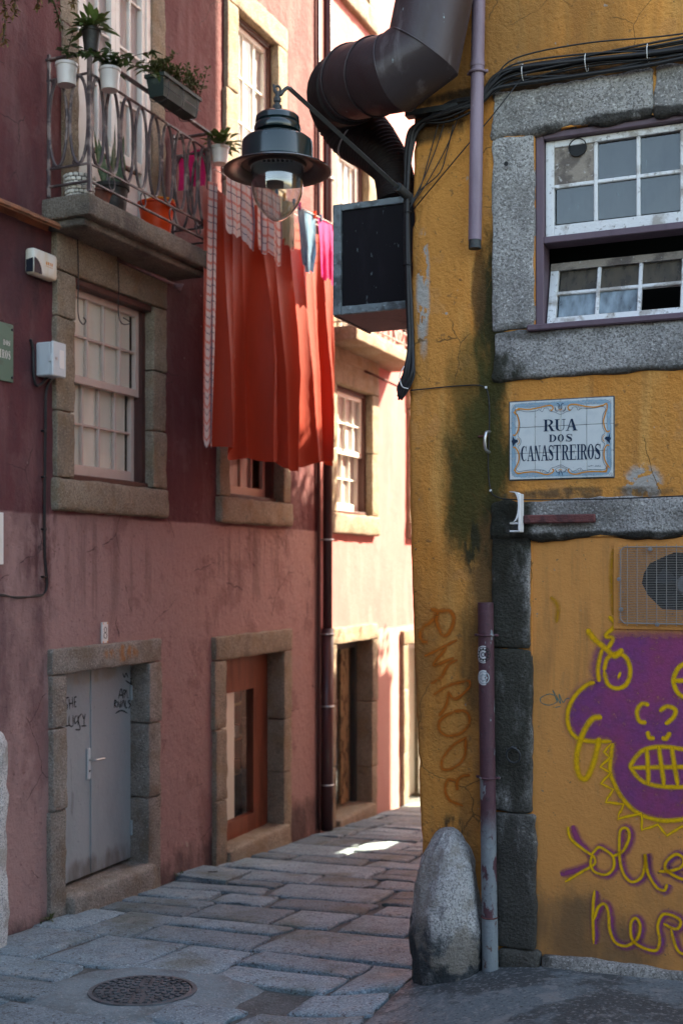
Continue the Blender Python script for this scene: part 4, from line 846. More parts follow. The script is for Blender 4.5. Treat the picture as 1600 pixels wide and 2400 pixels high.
def wrapdisc(c, rad, r0, mat_, name, prnt, inner=0.0, n=28, petals=0):
    m = MB()
    def pt(rr, q):
        dx, dz = rr*math.cos(q), rr*math.sin(q); an = dx/rad; return Vector((c.x+math.sin(an)*rad, c.y-math.cos(an)*rad, c.z+dz))
    rings = [inner, (inner+r0)/2, r0]
    for rr in rings:
        for k in range(n): q = 2*math.pi*k/n; m.v.append(pt(rr*(1+(.16*math.cos(petals*q) if petals and rr == r0 else 0)), q))
    for j in range(2):
        for k in range(n): m.f.append((j*n+k, j*n+(k+1) % n, (j+1)*n+(k+1) % n, (j+1)*n+k))
    return part(name, m, mat_, prnt, smooth=True)
for v, rr, fl in ((1533, .046, 1), (1587, .04, 0)):
    t = (v-1412)/(2284-1412); c = a+(b-a)*t+Vector((-.004, 0, 0)); r0 = .0425
    st = wrapdisc(c, r0, rr, 'sticker_white', 'sticker', lo)
    if fl:
        wrapdisc(c, r0+.0025, .041, 'ink_black', 'sticker_print', st, .038); wrapdisc(c, r0+.0025, .031, 'ink_black', 'sticker_print', st, .023, 60, 12); wrapdisc(c, r0+.0025, .012, 'ink_black', 'sticker_print', st, .008)
    else:
        wrapdisc(c, r0+.0025, .034, 'metal_grey', 'sticker_print', st, .028); wrapdisc(c, r0+.0025, .02, 'metal_grey', 'sticker_print', st, .012, 40, 7)
# --- guard stones
def guard(name, F, cx, cy, zb, zt, rx, ry, label, mat_, seed, flat=.5):
    m = MB(); n, k = 56, 60
    for j in range(k+1):
        t = 1-(1-j/k)**2; z = zb+(zt-zb)*t; f = math.sin(min(1, (1-t)/.62)*math.pi/2)**.41 if t < 1 else 0
        for i in range(n):
            q = 2*math.pi*i/n; d = Vector((math.cos(q), math.sin(q), 0)); nn_ = noise.noise(Vector((d.x*1.4, d.y*1.4, z*2.4+seed)))*.04+noise.noise(Vector((d.x*4, d.y*4, z*8+seed)))*.02+noise.noise(Vector((d.x*9, d.y*9, z*18+seed)))*.008
            m.v.append(Vector((cx+d.x*(rx*f+nn_*min(1, f*2)), cy+d.y*(ry*f+nn_*min(1, f*2)), z)))
    for j in range(k):
        for i in range(n): m.f.append((j*n+i, j*n+(i+1) % n, (j+1)*n+(i+1) % n, (j+1)*n+i))
    return solo(name, m, mat_, F, (cx, cy, zb), label, 'guard stone', smooth=True)
guard('guard_stone', FR, .245, -.015, -2.42, -1.41, .20, .23, 'rounded pale granite guard stone with blackened foot at the ochre corner', 'granite_guard', 3)
m = MB().stone(-.75, -.275, -.27, -.0, -2.75, -1.02, .11, .03, .07, 41, 5)
solo('guard_stone', m, 'granite_guard', FL, (-.5, -.15, -2.7), 'tall grey granite guard post cut by the left edge', 'guard stone', auto=60)
# --- ventilation grille and fan
vf = thing('extractor_fan', FR, (1.45, 0, -.3), 'square wire extractor grille with a dark fan behind it', 'extractor fan')
GX0, GX1, GZ0, GZ1 = 1.145, 1.79, -.285, .105
m = MB(); hole = [(1.27, -.03), (1.30, .02), (1.37, .055), (1.42, .075), (1.50, .07), (1.56, .03), (1.6, -.05), (1.58, -.16), (1.5, -.215), (1.36, -.21), (1.29, -.14), (1.26, -.08)]
nh = len(hole); out = []
cxh, czh = 1.43, -.08
for x, z in hole:
    dx, dz = x-cxh, z-czh; s_ = min((1.82-cxh)/dx if dx > 0 else (1.118-cxh)/dx if dx < 0 else 9, (.128-czh)/dz if dz > 0 else (-.315-czh)/dz if dz < 0 else 9); out.append((cxh+dx*s_, czh+dz*s_))
corners = {}
for i in range(nh):
    j = (i+1) % nh; a, b, c2, d = hole[i], hole[j], out[j], out[i]
    pts = [a, b, c2]
    if abs(c2[0]-d[0]) > 1e-6 and abs(c2[1]-d[1]) > 1e-6:
        cxn = 1.82 if max(c2[0], d[0]) > 1.8 else 1.118; czn = .128 if max(c2[1], d[1]) > .12 else -.315; pts.append((cxn, czn))
    pts.append(d); m.poly([(p[0], .003, p[1]) for p in pts][::-1])
part('perforated_plate', m, 'panel_ochre', vf)
part('housing', MB().box(1.21, 1.69, .13, .19, -.285, .095), 'fan_dark', vf)
fc = (1.47, .09, -.09)
for k in range(5):
    q = 2*math.pi*k/5+.3; mm_ = MB(); pts = []
    for rr, dq, yy in ((.04, -.3, .01), (.15, -.35, .02), (.16, .25, -.02), (.05, .35, -.015)): pts.append((fc[0]+rr*math.cos(q+dq), fc[1]+yy, fc[2]+rr*math.sin(q+dq)))
    part('blade', mm_.poly(pts), 'fan_dark', vf)
part('hub', MB().lathe([(.05, .0), (.05, -.03), (.04, -.04), (.0, -.042)], fc, 20, 'y'), 'fan_hub', vf, auto=40)
part('motor_cap', MB().lathe([(.03, .0), (.03, -.012), (.0, -.014)], (1.545, .05, -.135), 16, 'y'), 'beige_wood', vf)
nh_ = 46; m = MB()
for k in range(nh_):
    z = GZ0+(GZ1-GZ0)*(k+.5)/nh_; part('wire', MB().tube([(GX0, -.012, z), (GX1, -.012, z)], .0014, 5), 'grille_wire', vf)
for k in range(13):
    x = GX0+.045+(GX1-GX0-.06)*k/12; part('wire', MB().tube([(x, -.016, GZ0-.012), (x, -.016, GZ1+.012)], .0019, 5), 'grille_wire', vf)
part('frame_wire', MB().tube([(GX0+.012, -.019, GZ0+.02), (GX0+.012, -.019, GZ1-.02), (GX0+.03, -.019, GZ1), (GX1, -.019, GZ1)], .0028, 6).tube([(GX0+.012, -.019, GZ0+.02), (GX0+.03, -.019, GZ0), (GX1, -.019, GZ0)], .0028, 6), 'grille_wire', vf)
for x, z in ((1.305, .092), (1.15, -.06), (1.34, -.288), (1.16, -.215)):
    part('bolt', MB().lathe([(.011, 0), (.011, -.008), (.005, -.008), (.005, -.014), (0, -.014)], (x, -.018, z), 12, 'y'), 'steel', vf)
# --- spray paint on the bricked-up shop front and the corner
c3 = tagpx(FR, .01, 920, 1260, .4337); c6 = tagpx(FR, .01, 920, 1900, .4337); c0 = tagpx(FR, -.004, 920, 1260, .4337)
def fill(mb, pts, feather, y):
    q = cr([(p[0], 0, p[1]) for p in pts], 5, True); n = len(q); cx = sum((p.x for p in q))/n; cz = sum((p.z for p in q))/n; i0 = len(mb.v)
    for k in range(n):
        t = (q[(k+1) % n]-q[k-1]).normalized(); nn_ = Vector((-t.z, 0, t.x))
        for o_, vv in ((-feather*.5, 1.0), (feather*.5, 0.0)): mb.uv[len(mb.v)] = (0, vv); mb.v.append(Vector((q[k].x, y, q[k].z))+nn_*o_*fill.s)
    for k in range(n): a = i0+2*k; b = i0+2*((k+1) % n); mb.f.append((a, b, b+1, a+1))
    mb.f.append(tuple(i0+2*k for k in range(n)))
fill.s = 1
face = [(1200, 522), (1130, 560), (1088, 640), (1078, 720), (1092, 775), (1030, 800), (970, 860), (942, 940), (945, 1010), (985, 1080), (1050, 1100), (1120, 1100), (1180, 1112), (1188, 1170), (1180, 1250), (1195, 1330), (1230, 1410), (1290, 1470), (1370, 1510), (1470, 1530), (1600, 1520), (1690, 1450), (1750, 1320), (1800, 1100), (1820, 800), (1780, 600), (1700, 524), (1500, 521)]
m = MB(); pf = [c3(p) for p in face]
area = sum(pf[i][0]*pf[(i+1) % len(pf)][1]-pf[(i+1) % len(pf)][0]*pf[i][1] for i in range(len(pf))); fill.s = -1 if area > 0 else 1
fill(m, pf, .10, .0108); part('graffiti_face', m, 'spray_purple', och, label='purple spray painted face with toothy grin')
sol = [[(945, 85), (960, 150), (1030, 210), (1085, 250), (1085, 290), (1020, 330), (930, 385)], [(1075, 240), (1068, 290), (1090, 330), (1150, 345), (1190, 310), (1190, 250), (1150, 215), (1110, 198), (1075, 235)], [(1190, 245), (1240, 220), (1275, 150), (1268, 100), (1240, 95), (1224, 130), (1224, 250), (1245, 340), (1290, 385), (1340, 360), (1360, 300), (1362, 235), (1375, 330), (1420, 410), (1465, 430), (1480, 395)], [(1435, 328), (1500, 325), (1560, 300), (1570, 260), (1530, 235), (1480, 270), (1470, 310), (1500, 340), (1568, 370), (1640, 360)]]
her = [[(1088, 430), (1080, 550), (1085, 720)], [(1085, 590), (1110, 520), (1145, 505), (1165, 560), (1170, 640), (1200, 710), (1260, 730), (1320, 690), (1335, 620), (1310, 580), (1285, 610), (1290, 690), (1340, 735), (1420, 755), (1440, 700), (1430, 620), (1460, 560), (1520, 570), (1555, 600), (1530, 640), (1460, 610)], [(1500, 640), (1530, 740), (1568, 775), (1640, 790)]]
m = MB(); k = 0
for st_ in [[(970, 80), (1000, 160), (1060, 230), (1075, 285), (1000, 320), (905, 345)]]+[[(x+10, y+2) for x, y in q] for q in sol[1:]+her]:
    ribbon(m, [c6(p) for p in st_], .075, .0106-.00004*k); k += 1
part('graffiti_shadow', m, 'spray_purple', och)
yl = [[(1130, 600), (1108, 700), (1115, 780)], [(1090, 780), (1040, 800), (980, 860), (945, 940), (950, 1020), (990, 1080), (1060, 1100), (1180, 1100)], [(1188, 1110), (1178, 1180), (1173, 1260), (1195, 1330), (1240, 1410), (1310, 1480), (1400, 1520), (1500, 1530), (1620, 1505), (1700, 1420)],
      [(1140, 720), (1160, 650), (1210, 625), (1260, 650), (1282, 720), (1262, 790), (1210, 815), (1160, 790), (1140, 720)], [(1215, 742), (1230, 748)], [(1048, 495), (1090, 550), (1150, 600), (1200, 640), (1240, 600)], [(1165, 425), (1200, 470), (1150, 530), (1188, 545), (1160, 600)],
      [(1600, 675), (1545, 700), (1515, 770), (1540, 840), (1600, 870), (1660, 840), (1685, 770), (1650, 700), (1600, 675)], [(1515, 775), (1600, 770)], [(1130, 970), (1080, 978), (1035, 1040), (1003, 1130), (992, 1220), (1010, 1290), (1045, 1300), (1080, 1230), (1105, 1140), (1115, 1080)],
      [(1385, 905), (1345, 898), (1318, 940), (1332, 990), (1370, 1000)], [(1440, 940), (1480, 912), (1525, 930), (1515, 970), (1470, 1010)], [(1375, 1045), (1385, 1080), (1415, 1082)], [(1450, 1080), (1475, 1086), (1497, 1050)],
      [(1640, 1150), (1560, 1142), (1450, 1130), (1350, 1150), (1290, 1220), (1290, 1250), (1340, 1310), (1420, 1340), (1560, 1348), (1660, 1330)], [(1290, 1245), (1450, 1240), (1660, 1240)], [(1370, 1140), (1378, 1240), (1380, 1335)], [(1435, 1125), (1450, 1230), (1465, 1340)], [(1505, 1130), (1520, 1230), (1540, 1340)], [(1590, 1140), (1605, 1340)]]
zig = [(1180, 1110), (1140, 1160), (1170, 1190), (1120, 1240), (1175, 1270), (1125, 1330), (1190, 1360), (1150, 1430), (1245, 1440), (1215, 1520), (1340, 1490), (1345, 1580), (1430, 1550), (1480, 1610), (1560, 1560), (1640, 1590)]
m = MB(); k = 0
for st_ in yl:
    ribbon(m, [c3(p) for p in st_], .07 if len(st_) == 2 and st_[0][0] == 1215 else .042 if k not in (9, 5) else .054, .0086-.00004*k); k += 1
ribbon(m, [c3(p) for p in zig], .03, .0078, n=2)
part('graffiti_outline', m, 'spray_yellow', och, label='yellow spray outline of the purple face')
m = MB(); k = 0
for st_ in sol+her: ribbon(m, [c6(p) for p in st_], .030, .0082-.00004*k); k += 1
part('graffiti_lettering', m, 'spray_yellow', och, label='yellow spray lettering below the purple face')
for q_ in (((1190, 60), (1180, 200), (1188, 420)), ((850, 320), (890, 370), (885, 460))): part('overspray', ribbon(MB(), [c3(p) for p in q_], .045, .0098), 'spray_amber', och)
m = MB(); k = 0
for st_ in ([(875, 855), (845, 845), (800, 865), (803, 893), (848, 905), (888, 880), (862, 822), (890, 893)], [(880, 850), (905, 897), (897, 845), (918, 890), (935, 872), (955, 868)], [(875, 918), (905, 912)]): ribbon(m, [c3(p) for p in st_], .006, .0095-.00004*k); k += 1
part('small_tag', m, 'spray_teal', och)
m = MB(); k = 0
for st_ in ([(205, 385), (242, 402), (215, 448), (165, 485), (148, 525), (160, 558), (192, 566)], [(242, 405), (236, 450), (262, 515), (290, 528), (322, 480), (330, 430), (305, 395), (250, 398)], [(172, 640), (240, 608), (348, 552)], [(292, 592), (220, 690), (330, 648)], [(205, 790), (262, 752), (300, 690), (350, 660)],
           [(220, 850), (300, 800), (415, 770)], [(415, 770), (412, 810), (340, 872), (298, 832)], [(300, 830), (292, 900), (250, 965)], [(330, 940), (262, 980), (250, 1030), (290, 1068), (360, 1060), (408, 1015), (412, 960), (380, 935), (330, 940)], [(395, 1080), (385, 1190), (325, 1245), (270, 1250), (272, 1190), (330, 1120), (398, 1078)], [(418, 1282), (372, 1290), (348, 1320), (350, 1365)], [(340, 1310), (298, 1310), (284, 1355), (305, 1415), (380, 1448)]):
    ribbon(m, [c0(p) for p in st_], .034 if k > 1 else .045, -.0078-.00004*k); k += 1
part('graffiti_tag', m, 'spray_orange', och, label='faded orange spray tag running down the corner')
# ================================================================== TILE STREET SIGN
def glyph(ch):
    o = []
    rect = lambda a, b, c, d: o.append([(a, b), (c, b), (c, d), (a, d)])
    def arc(co, ro, ci, ri, a0, a1, n=18):
        for k in range(n):
            p, q = R_(a0+(a1-a0)*k/n), R_(a0+(a1-a0)*(k+1)/n); f = lambda c, r, t: (c[0]+r[0]*math.cos(t), c[1]+r[1]*math.sin(t))
            o.append([f(co, ro, p), f(co, ro, q), f(ci, ri, q), f(ci, ri, p)])
    if ch == 'R':
        rect(.12, 0, .34, 1); rect(.02, 0, .44, .05); rect(.02, .95, .3, 1); arc((.45, .75), (.4, .25), (.42, .75), (.2, .2), -90, 90); rect(.3, .95, .46, 1); rect(.3, .5, .46, .55); o.append([(.42, .52), (.62, .52), (.95, 0), (.7, 0)]); rect(.7, 0, 1.02, .05)
    elif ch == 'U':
        rect(.1, .3, .32, 1); rect(0, .95, .44, 1); rect(.79, .3, .85, 1); rect(.66, .95, .98, 1); arc((.475, .3), (.375, .3), (.555, .3), (.235, .25), 180, 360)
    elif ch == 'A':
        o.append([(.42, 1), (.58, 1), (.92, 0), (.66, 0)]); o.append([(.43, 1), (.5, .98), (.18, 0), (.1, 0)]); rect(.24, .3, .76, .36); rect(0, 0, .3, .05); rect(.58, 0, 1, .05)
    elif ch == 'D':
        rect(.12, 0, .34, 1); rect(.02, 0, .4, .06); rect(.02, .94, .4, 1); arc((.36, .5), (.6, .5), (.36, .5), (.36, .44), -90, 90)
    elif ch == 'O': arc((.5, .5), (.47, .5), (.5, .5), (.2, .45), 0, 360, 28)
    elif ch == 'S':
        c = cr([(.85, .74, 0), (.78, .9, 0), (.5, .97, 0), (.24, .88, 0), (.2, .72, 0), (.4, .57, 0), (.68, .42, 0), (.8, .25, 0), (.72, .09, 0), (.47, .03, 0), (.2, .1, 0), (.12, .28, 0)], 4)
        for k in range(len(c)-1):
            t = k/(len(c)-1); w0 = .03+.11*math.exp(-((t-.5)/.2)**2); d = (c[k+1]-c[k]).normalized(); n_ = Vector((-d.y, d.x, 0))*w0; o.append([tuple((c[k]+n_)[:2]), tuple((c[k+1]+n_)[:2]), tuple((c[k+1]-n_)[:2]), tuple((c[k]-n_)[:2])])
        rect(.82, .68, .88, 1); rect(.1, 0, .16, .32)
    elif ch == 'C': arc((.52, .5), (.5, .5), (.6, .5), (.3, .45), 48, 312, 24); rect(.84, .64, .9, 1)
    elif ch == 'N': rect(.12, 0, .18, 1); rect(.8, 0, .86, 1); o.append([(.06, 1), (.32, 1), (.86, 0), (.64, 0)]); rect(0, 0, .3, .05); rect(.66, .95, 1, 1)
    elif ch == 'T': rect(.38, 0, .62, 1); rect(.02, .94, .98, 1); rect(.02, .75, .07, .95); rect(.93, .75, .98, .95); rect(.26, 0, .74, .05)
    elif ch == 'E': rect(.12, 0, .38, 1); rect(.04, .95, .9, 1); rect(.04, 0, .94, .05); rect(.3, .5, .7, .54); rect(.84, .75, .9, .96); rect(.88, 0, .94, .25); rect(.64, .4, .7, .64)
    elif ch == 'I': rect(.32, 0, .68, 1); rect(.12, 0, .88, .05); rect(.12, .95, .88, 1)
    elif ch == '8': arc((.5, .74), (.36, .26), (.5, .74), (.22, .2), 0, 360, 24); arc((.5, .26), (.44, .27), (.5, .26), (.28, .21), 0, 360, 24)
    return o
def letter(mb, ch, xa, xb, yb, yt, mp, y, cnt=[0]):
    for pl in glyph(ch):
        cnt[0] = (cnt[0]+1) % 12
        pts = [mp((xa+(xb-xa)*gx, yb+(yt-yb)*gy)) for gx, gy in pl]
        ar = sum(pts[i][0]*pts[(i+1) % 4][1]-pts[(i+1) % 4][0]*pts[i][1] for i in range(4))
        if ar < 0: pts = pts[::-1]
        mb.poly([(p[0], y-.00002*cnt[0], p[1]) for p in pts])
SX0, SX1, SZ0, SZ1 = .574, 1.119, .466, .878
sg = thing('street_sign', FR, ((SX0+SX1)/2, 0, SZ0), 'glazed tile street sign lettered RUA DOS CANASTREIROS on the ochre wall', 'street sign')
part('bedding', MB().box(SX0-.006, SX1+.006, -.006, .01, SZ0-.006, SZ1+.006, .004), 'mortar', sg)
for i in range(4):
    for j in range(3):
        a, b = SX0+(SX1-SX0)*i/4, SX0+(SX1-SX0)*(i+1)/4; c, d = SZ0+(SZ1-SZ0)*j/3, SZ0+(SZ1-SZ0)*(j+1)/3; g = .0011; e = random.uniform(-.0006, .0006)
        part('tile', MB().box(a+g, b-g, -.0125+e, -.006, c+g, d-g, .0012), 'tile_white', sg)
YS = -.0140
cs = tagpx(FR, YS, 1180, 920, .1722); csl = lambda p: cs((p[0], p[1]-.03*(p[0]-775)+0))
spray('spray_blue', (.3, .5, .62), .75, .9, .5)
m = MB()
rct = lambda o: [(SX0+o, SZ0+o), (SX1-o, SZ0+o), (SX1-o, SZ1-o), (SX0+o, SZ1-o)]
for i in range(4):
    p, q = rct(.022)[i], rct(.022)[(i+1) % 4]; ribbon(m, [(p[0]+(q[0]-p[0])*t, p[1]+(q[1]-p[1])*t) for t in (0, .33, .66, 1)], .044, YS+.0008-.00002*i)
part('blue_wash', m, 'spray_blue', sg)
def lines(parent, name, mt, sts, wd, y, n=5, closed=False, wfun=None):
    m = MB()
    for i, s_ in enumerate(sts): ribbon(m, [cs(p) for p in s_], wd, y-.00002*i, n=n, closed=closed, wfun=wfun)
    m.uv = {}; return part(name, m, mt, parent)
lines(sg, 'orange_scroll', 'glaze_orange', [[(185, 215), (330, 230), (480, 205), (560, 185), (640, 175), (668, 210), (648, 245), (630, 228)], [(1372, 165), (1250, 195), (1120, 190), (1010, 168), (920, 160), (872, 190), (882, 232), (908, 238)], [(130, 262), (180, 310), (203, 400), (200, 480), (180, 545), (145, 585), (126, 570)], [(126, 755), (145, 745), (185, 790), (205, 860), (195, 950), (135, 1070)],
      [(1395, 225), (1375, 300), (1355, 380), (1365, 460), (1395, 525), (1428, 530), (1432, 510)], [(1432, 722), (1402, 715), (1370, 760), (1360, 850), (1380, 940), (1438, 1030)], [(180, 1110), (300, 1085), (440, 1082), (560, 1115), (640, 1100), (678, 1060), (652, 1038)], [(1402, 1082), (1250, 1075), (1100, 1082), (990, 1110), (910, 1100), (872, 1060), (892, 1036)], [(1340, 185), (1395, 150), (1402, 240)], [(220, 230), (160, 240), (150, 300)], [(150, 1040), (165, 1090), (230, 1098)], [(1345, 1075), (1395, 1060), (1400, 1000)]], .0066, YS)
lines(sg, 'navy_line', 'glaze_navy', [[(205, 242), (300, 262), (420, 255), (480, 235), (520, 262), (550, 215), (600, 215), (625, 252), (690, 265), (770, 297), (850, 260), (910, 242), (940, 200), (985, 197), (1010, 240), (1060, 212), (1130, 217), (1250, 207), (1345, 190), (1382, 232), (1347, 300), (1337, 400), (1345, 480), (1375, 545), (1332, 590), (1332, 660), (1370, 700), (1347, 760), (1342, 850), (1352, 950), (1392, 1018), (1350, 1048), (1200, 1045), (1080, 1060), (1040, 1027), (990, 1050), (930, 1072), (900, 1042), (830, 1012), (775, 985), (700, 1012), (640, 1032), (600, 1090), (550, 1062), (500, 1052), (430, 1050), (300, 1060), (205, 1075), (168, 1040), (213, 970), (218, 850), (205, 770), (190, 740), (225, 700), (228, 640), (190, 587), (213, 500), (215, 400), (190, 310), (163, 272)]], .0018, YS-.0003, closed=True)
gs = []
for cx, cy, sx, sy in ((340, 178, 1, 1), (1200, 140, -1, 1), (340, 1122, 1, -1), (1200, 1108, -1, -1)): gs += [[(cx-60*sx, cy+15*sy), (cx-20*sx, cy-25*sy), (cx+5*sx, cy+5*sy), (cx-15*sx, cy+12*sy)], [(cx+5*sx, cy+8*sy), (cx+50*sx, cy-5*sy), (cx+110*sx, cy+5*sy), (cx+170*sx, cy-25*sy)], [(cx+60*sx, cy), (cx+70*sx, cy-25*sy)]]
for cx, cy, sx, sy in ((130, 400, 1, 1), (1425, 370, -1, 1), (140, 890, 1, -1), (1432, 860, -1, -1)): gs += [[(cx, cy-50*sy), (cx-30*sx, cy-5*sy), (cx+10*sx, cy-15*sy), (cx+5*sx, cy+10*sy)], [(cx+5*sx, cy), (cx+20*sx, cy+55*sy), (cx+8*sx, cy+120*sy)]]
for cx, cy in ((120, 185), (1430, 115), (125, 1120), (1450, 1110)): gs += [[(cx-20, cy+20), (cx, cy-15), (cx+25, cy-5), (cx+5, cy+20)], [(cx+5, cy+10), (cx+30, cy+35), (cx+20, cy+5)]]
lines(sg, 'grey_scroll', 'glaze_grey', gs, .0026, YS+.0003)
lines(sg, 'grey_acanthus', 'glaze_grey', [[(470, 240), (490, 190), (540, 165), (580, 165)], [(500, 240), (515, 200), (545, 175)], [(1045, 220), (1040, 170), (990, 150), (960, 150)], [(1025, 225), (1015, 185), (985, 160)], [(490, 1050), (505, 1095), (540, 1120)], [(540, 1050), (520, 1085), (545, 1110)], [(1040, 1040), (1035, 1085), (1000, 1110)], [(1010, 1050), (1020, 1080), (995, 1100)], [(690, 200), (720, 235), (765, 255), (810, 240), (840, 205)], [(705, 1035), (740, 1020), (775, 1010), (815, 1025), (845, 1035)]], .0045, YS+.0001)
lines(sg, 'navy_flower', 'glaze_navy', [[(740, 180), (745, 215), (765, 225), (785, 215), (790, 180)], [(755, 160), (757, 215)], [(775, 160), (773, 215)], [(715, 155), (740, 150), (748, 175)], [(815, 150), (790, 150), (782, 175)], [(692, 190), (700, 240), (730, 258)], [(842, 190), (830, 240), (800, 258)], [(745, 1130), (755, 1080), (770, 1065), (785, 1080), (800, 1130)], [(700, 1040), (715, 1075), (745, 1090)], [(850, 1035), (835, 1070), (800, 1085)]], .0032, YS-.0005)
m = MB()
for pts in ([(118, 590), (150, 640), (185, 640), (190, 675), (155, 690), (125, 735), (115, 690), (102, 660), (118, 640)], [(1438, 548), (1420, 600), (1382, 600), (1368, 630), (1400, 652), (1440, 695), (1440, 650), (1455, 625), (1440, 600)]):
    q = [cs(p) for p in pts]; cxq = sum(p[0] for p in q)/len(q); czq = sum(p[1] for p in q)/len(q)
    for i in range(len(q)): m.poly([(cxq, YS-.0004, czq), (q[i][0], YS-.0004, q[i][1]), (q[(i+1) % len(q)][0], YS-.0004, q[(i+1) % len(q)][1])])
part('navy_tulip', m, 'glaze_navy', sg)
for q_ in [[(180, 622), (205, 640), (208, 680), (180, 710)], [(1378, 572), (1348, 600), (1345, 640), (1372, 668)], [(735, 225), (765, 238), (795, 222)], [(740, 1060), (765, 1045), (795, 1058)]]: lines(sg, 'orange_arc', 'glaze_orange', [q_], .0032, YS-.0006)
for ch, a, b, t, bt in (('R', 535, 692, 362, 522), ('U', 690, 842, 362, 522), ('A', 840, 1003, 362, 522), ('D', 612, 718, 568, 668), ('O', 728, 818, 568, 668), ('S', 836, 938, 568, 668)): m = MB(); letter(m, ch, a, b, bt, t, csl, YS-.0002); part('letter', m, 'glaze_navy', sg)
for ch, a, b in zip('CANASTREIROS', (230, 315, 415, 505, 598, 678, 785, 890, 985, 1037, 1135, 1228), (315, 415, 500, 605, 682, 772, 888, 985, 1040, 1135, 1227, 1322)): m = MB(); letter(m, ch, a, b, 920, 712, csl, YS-.0002); part('letter', m, 'glaze_navy', sg)
for ch, a in zip('ANNA', (1238, 1258, 1278, 1298)): m = MB(); letter(m, ch, a, a+17, 1024, 1002, csl, YS-.0002); part('letter', m, 'glaze_navy', sg)
lines(sg, 'signature', 'glaze_navy', [[(1142, 1008), (1152, 998), (1160, 1008), (1172, 1000), (1190, 988), (1184, 1000), (1200, 995), (1216, 990)]], .0012, YS-.0004)
# ================================================================== VENT BOX, DUCT, CABLES, LAMP
bx = thing('ventilation_box', FR, (-.27, .38, 1.45), 'black boxed ventilation outlet with weathered metal frame hung at the ochre corner', 'ventilation box')
X0, X1, Y0, Y1, Z0, Z1 = -.497, .0, .1, .66, 1.455, 2.085
part('casing', MB().box(X0+.006, X1, Y0+.02, Y1, Z0+.012, Z1-.004), 'box_dark', bx); part('underside', MB().box(X0+.012, X1, Y0+.03, Y1-.01, Z0, Z0+.011), 'box_under', bx)
part('front_panel', MB().box(X0+.04, X1, Y0+.012, Y0+.019, Z0+.04, Z1-.03), 'box_dark', bx)
part('frame', MB().stone(X0, X0+.05, Y0-.006, Y0+.018, Z0-.003, Z1+.003, .004, .004, .03, 5, 20).stone(X0+.051, X1, Y0-.004, Y0+.0175, Z1-.035, Z1+.002, .004, .004, .03, 6, 20).stone(X0+.051, X1, Y0-.004, Y0+.0175, Z0-.002, Z0+.045, .004, .004, .03, 8, 20), 'box_frame', bx)
part('edge_strip', MB().box(X0-.004, X0+.012, Y0+.02, Y1, Z0-.006, Z0+.02), 'iron_dark', bx)
du = thing('ventilation_duct', FR, (.245, -.24, 2.1), 'fat dark brown sheet metal duct bending round the ochre corner', 'duct')
g = lambda u, v, y: tuple(P(FR, u, v, y))
gore = [(.242, -.25, 6.5), (.242, -.25, 4.2), (.242, -.25, 3.02), g(992, 122, -.28), g(930, 170, -.27), g(880, 180, -.2), g(832, 192, -.05), g(804, 212, .12)]
rad = [.2]*len(gore)
part('gored_elbow', MB().tube(gore, rad, 40), 'duct_metal', du, auto=22)
flex = cr([g(822, 205, -.02), g(800, 216, .16), g(806, 250, .34), g(836, 305, .42), g(878, 345, .42), g(914, 390, .40), g(926, 430, .38), g(930, 475, .36)], 22)
fr_ = [.198-(.198-.115)*sst(.3, .8, k/(len(flex)-1))+(.0045*math.sin(k*2.1)) for k in range(len(flex))]
part('flexible_hose', MB().tube(flex, fr_, 32), 'hose_dark', du, smooth=True)
def ring_at(p, q, c, r, th):
    t = (Vector(q)-Vector(p)).normalized(); a_ = t.cross(Vector((0, 0, 1)) if abs(t.z) < .9 else Vector((1, 0, 0))).normalized(); b_ = t.cross(a_)
    return [tuple(Vector(c)+(a_*math.cos(2*math.pi*k/36)+b_*math.sin(2*math.pi*k/36))*r) for k in range(36)]
for i in (2, 3, 4, 5, 6):
    d1 = (Vector(gore[i])-Vector(gore[i-1])).normalized(); d2 = (Vector(gore[i+1])-Vector(gore[i])).normalized() if i+1 < len(gore) else d1
    bis = (d1+d2); part('seam_ring', MB().tube(ring_at((0, 0, 0), tuple(bis), gore[i], .2045, 0), .0045, 6, closed=True), 'duct_metal', du, smooth=True)
part('collar', MB().tube(ring_at(gore[1], gore[2], (.242, -.25, 3.12), .203, 0), .008, 6, closed=True), 'duct_metal', du, smooth=True)
part('hose_clamp', MB().tube(ring_at(flex[70], flex[72], flex[71], fr_[71]+.004, 0), .006, 6, closed=True), 'steel', du, smooth=True)
part('wall_strap', MB().box(-.0, .3, -.06, -.0, 2.47, 2.50), 'iron_dark', du)
cb = thing('cable_bundle', FR, (.02, -.03, 1.0), 'thick bundle of black cables strung along the ochre wall and down its corner', 'cables')
cpath = [(3.2, -.045, 2.70), (2.2, -.045, 2.63), (1.465, -.05, 2.585), (.99, -.05, 2.60), (.62, -.05, 2.605), (.50, -.045, 2.56), (.42, -.04, 2.50), (.25, -.04, 2.46), (.08, -.04, 2.42), (.02, -.03, 2.33), (.0, -.03, 2.1), (.0, -.03, 1.75), (.012, -.03, 1.45), (.022, -.03, 1.22), (.02, -.04, 1.08), (-.015, -.045, .98), (-.03, -.04, .94)]
rc = random.Random(5)
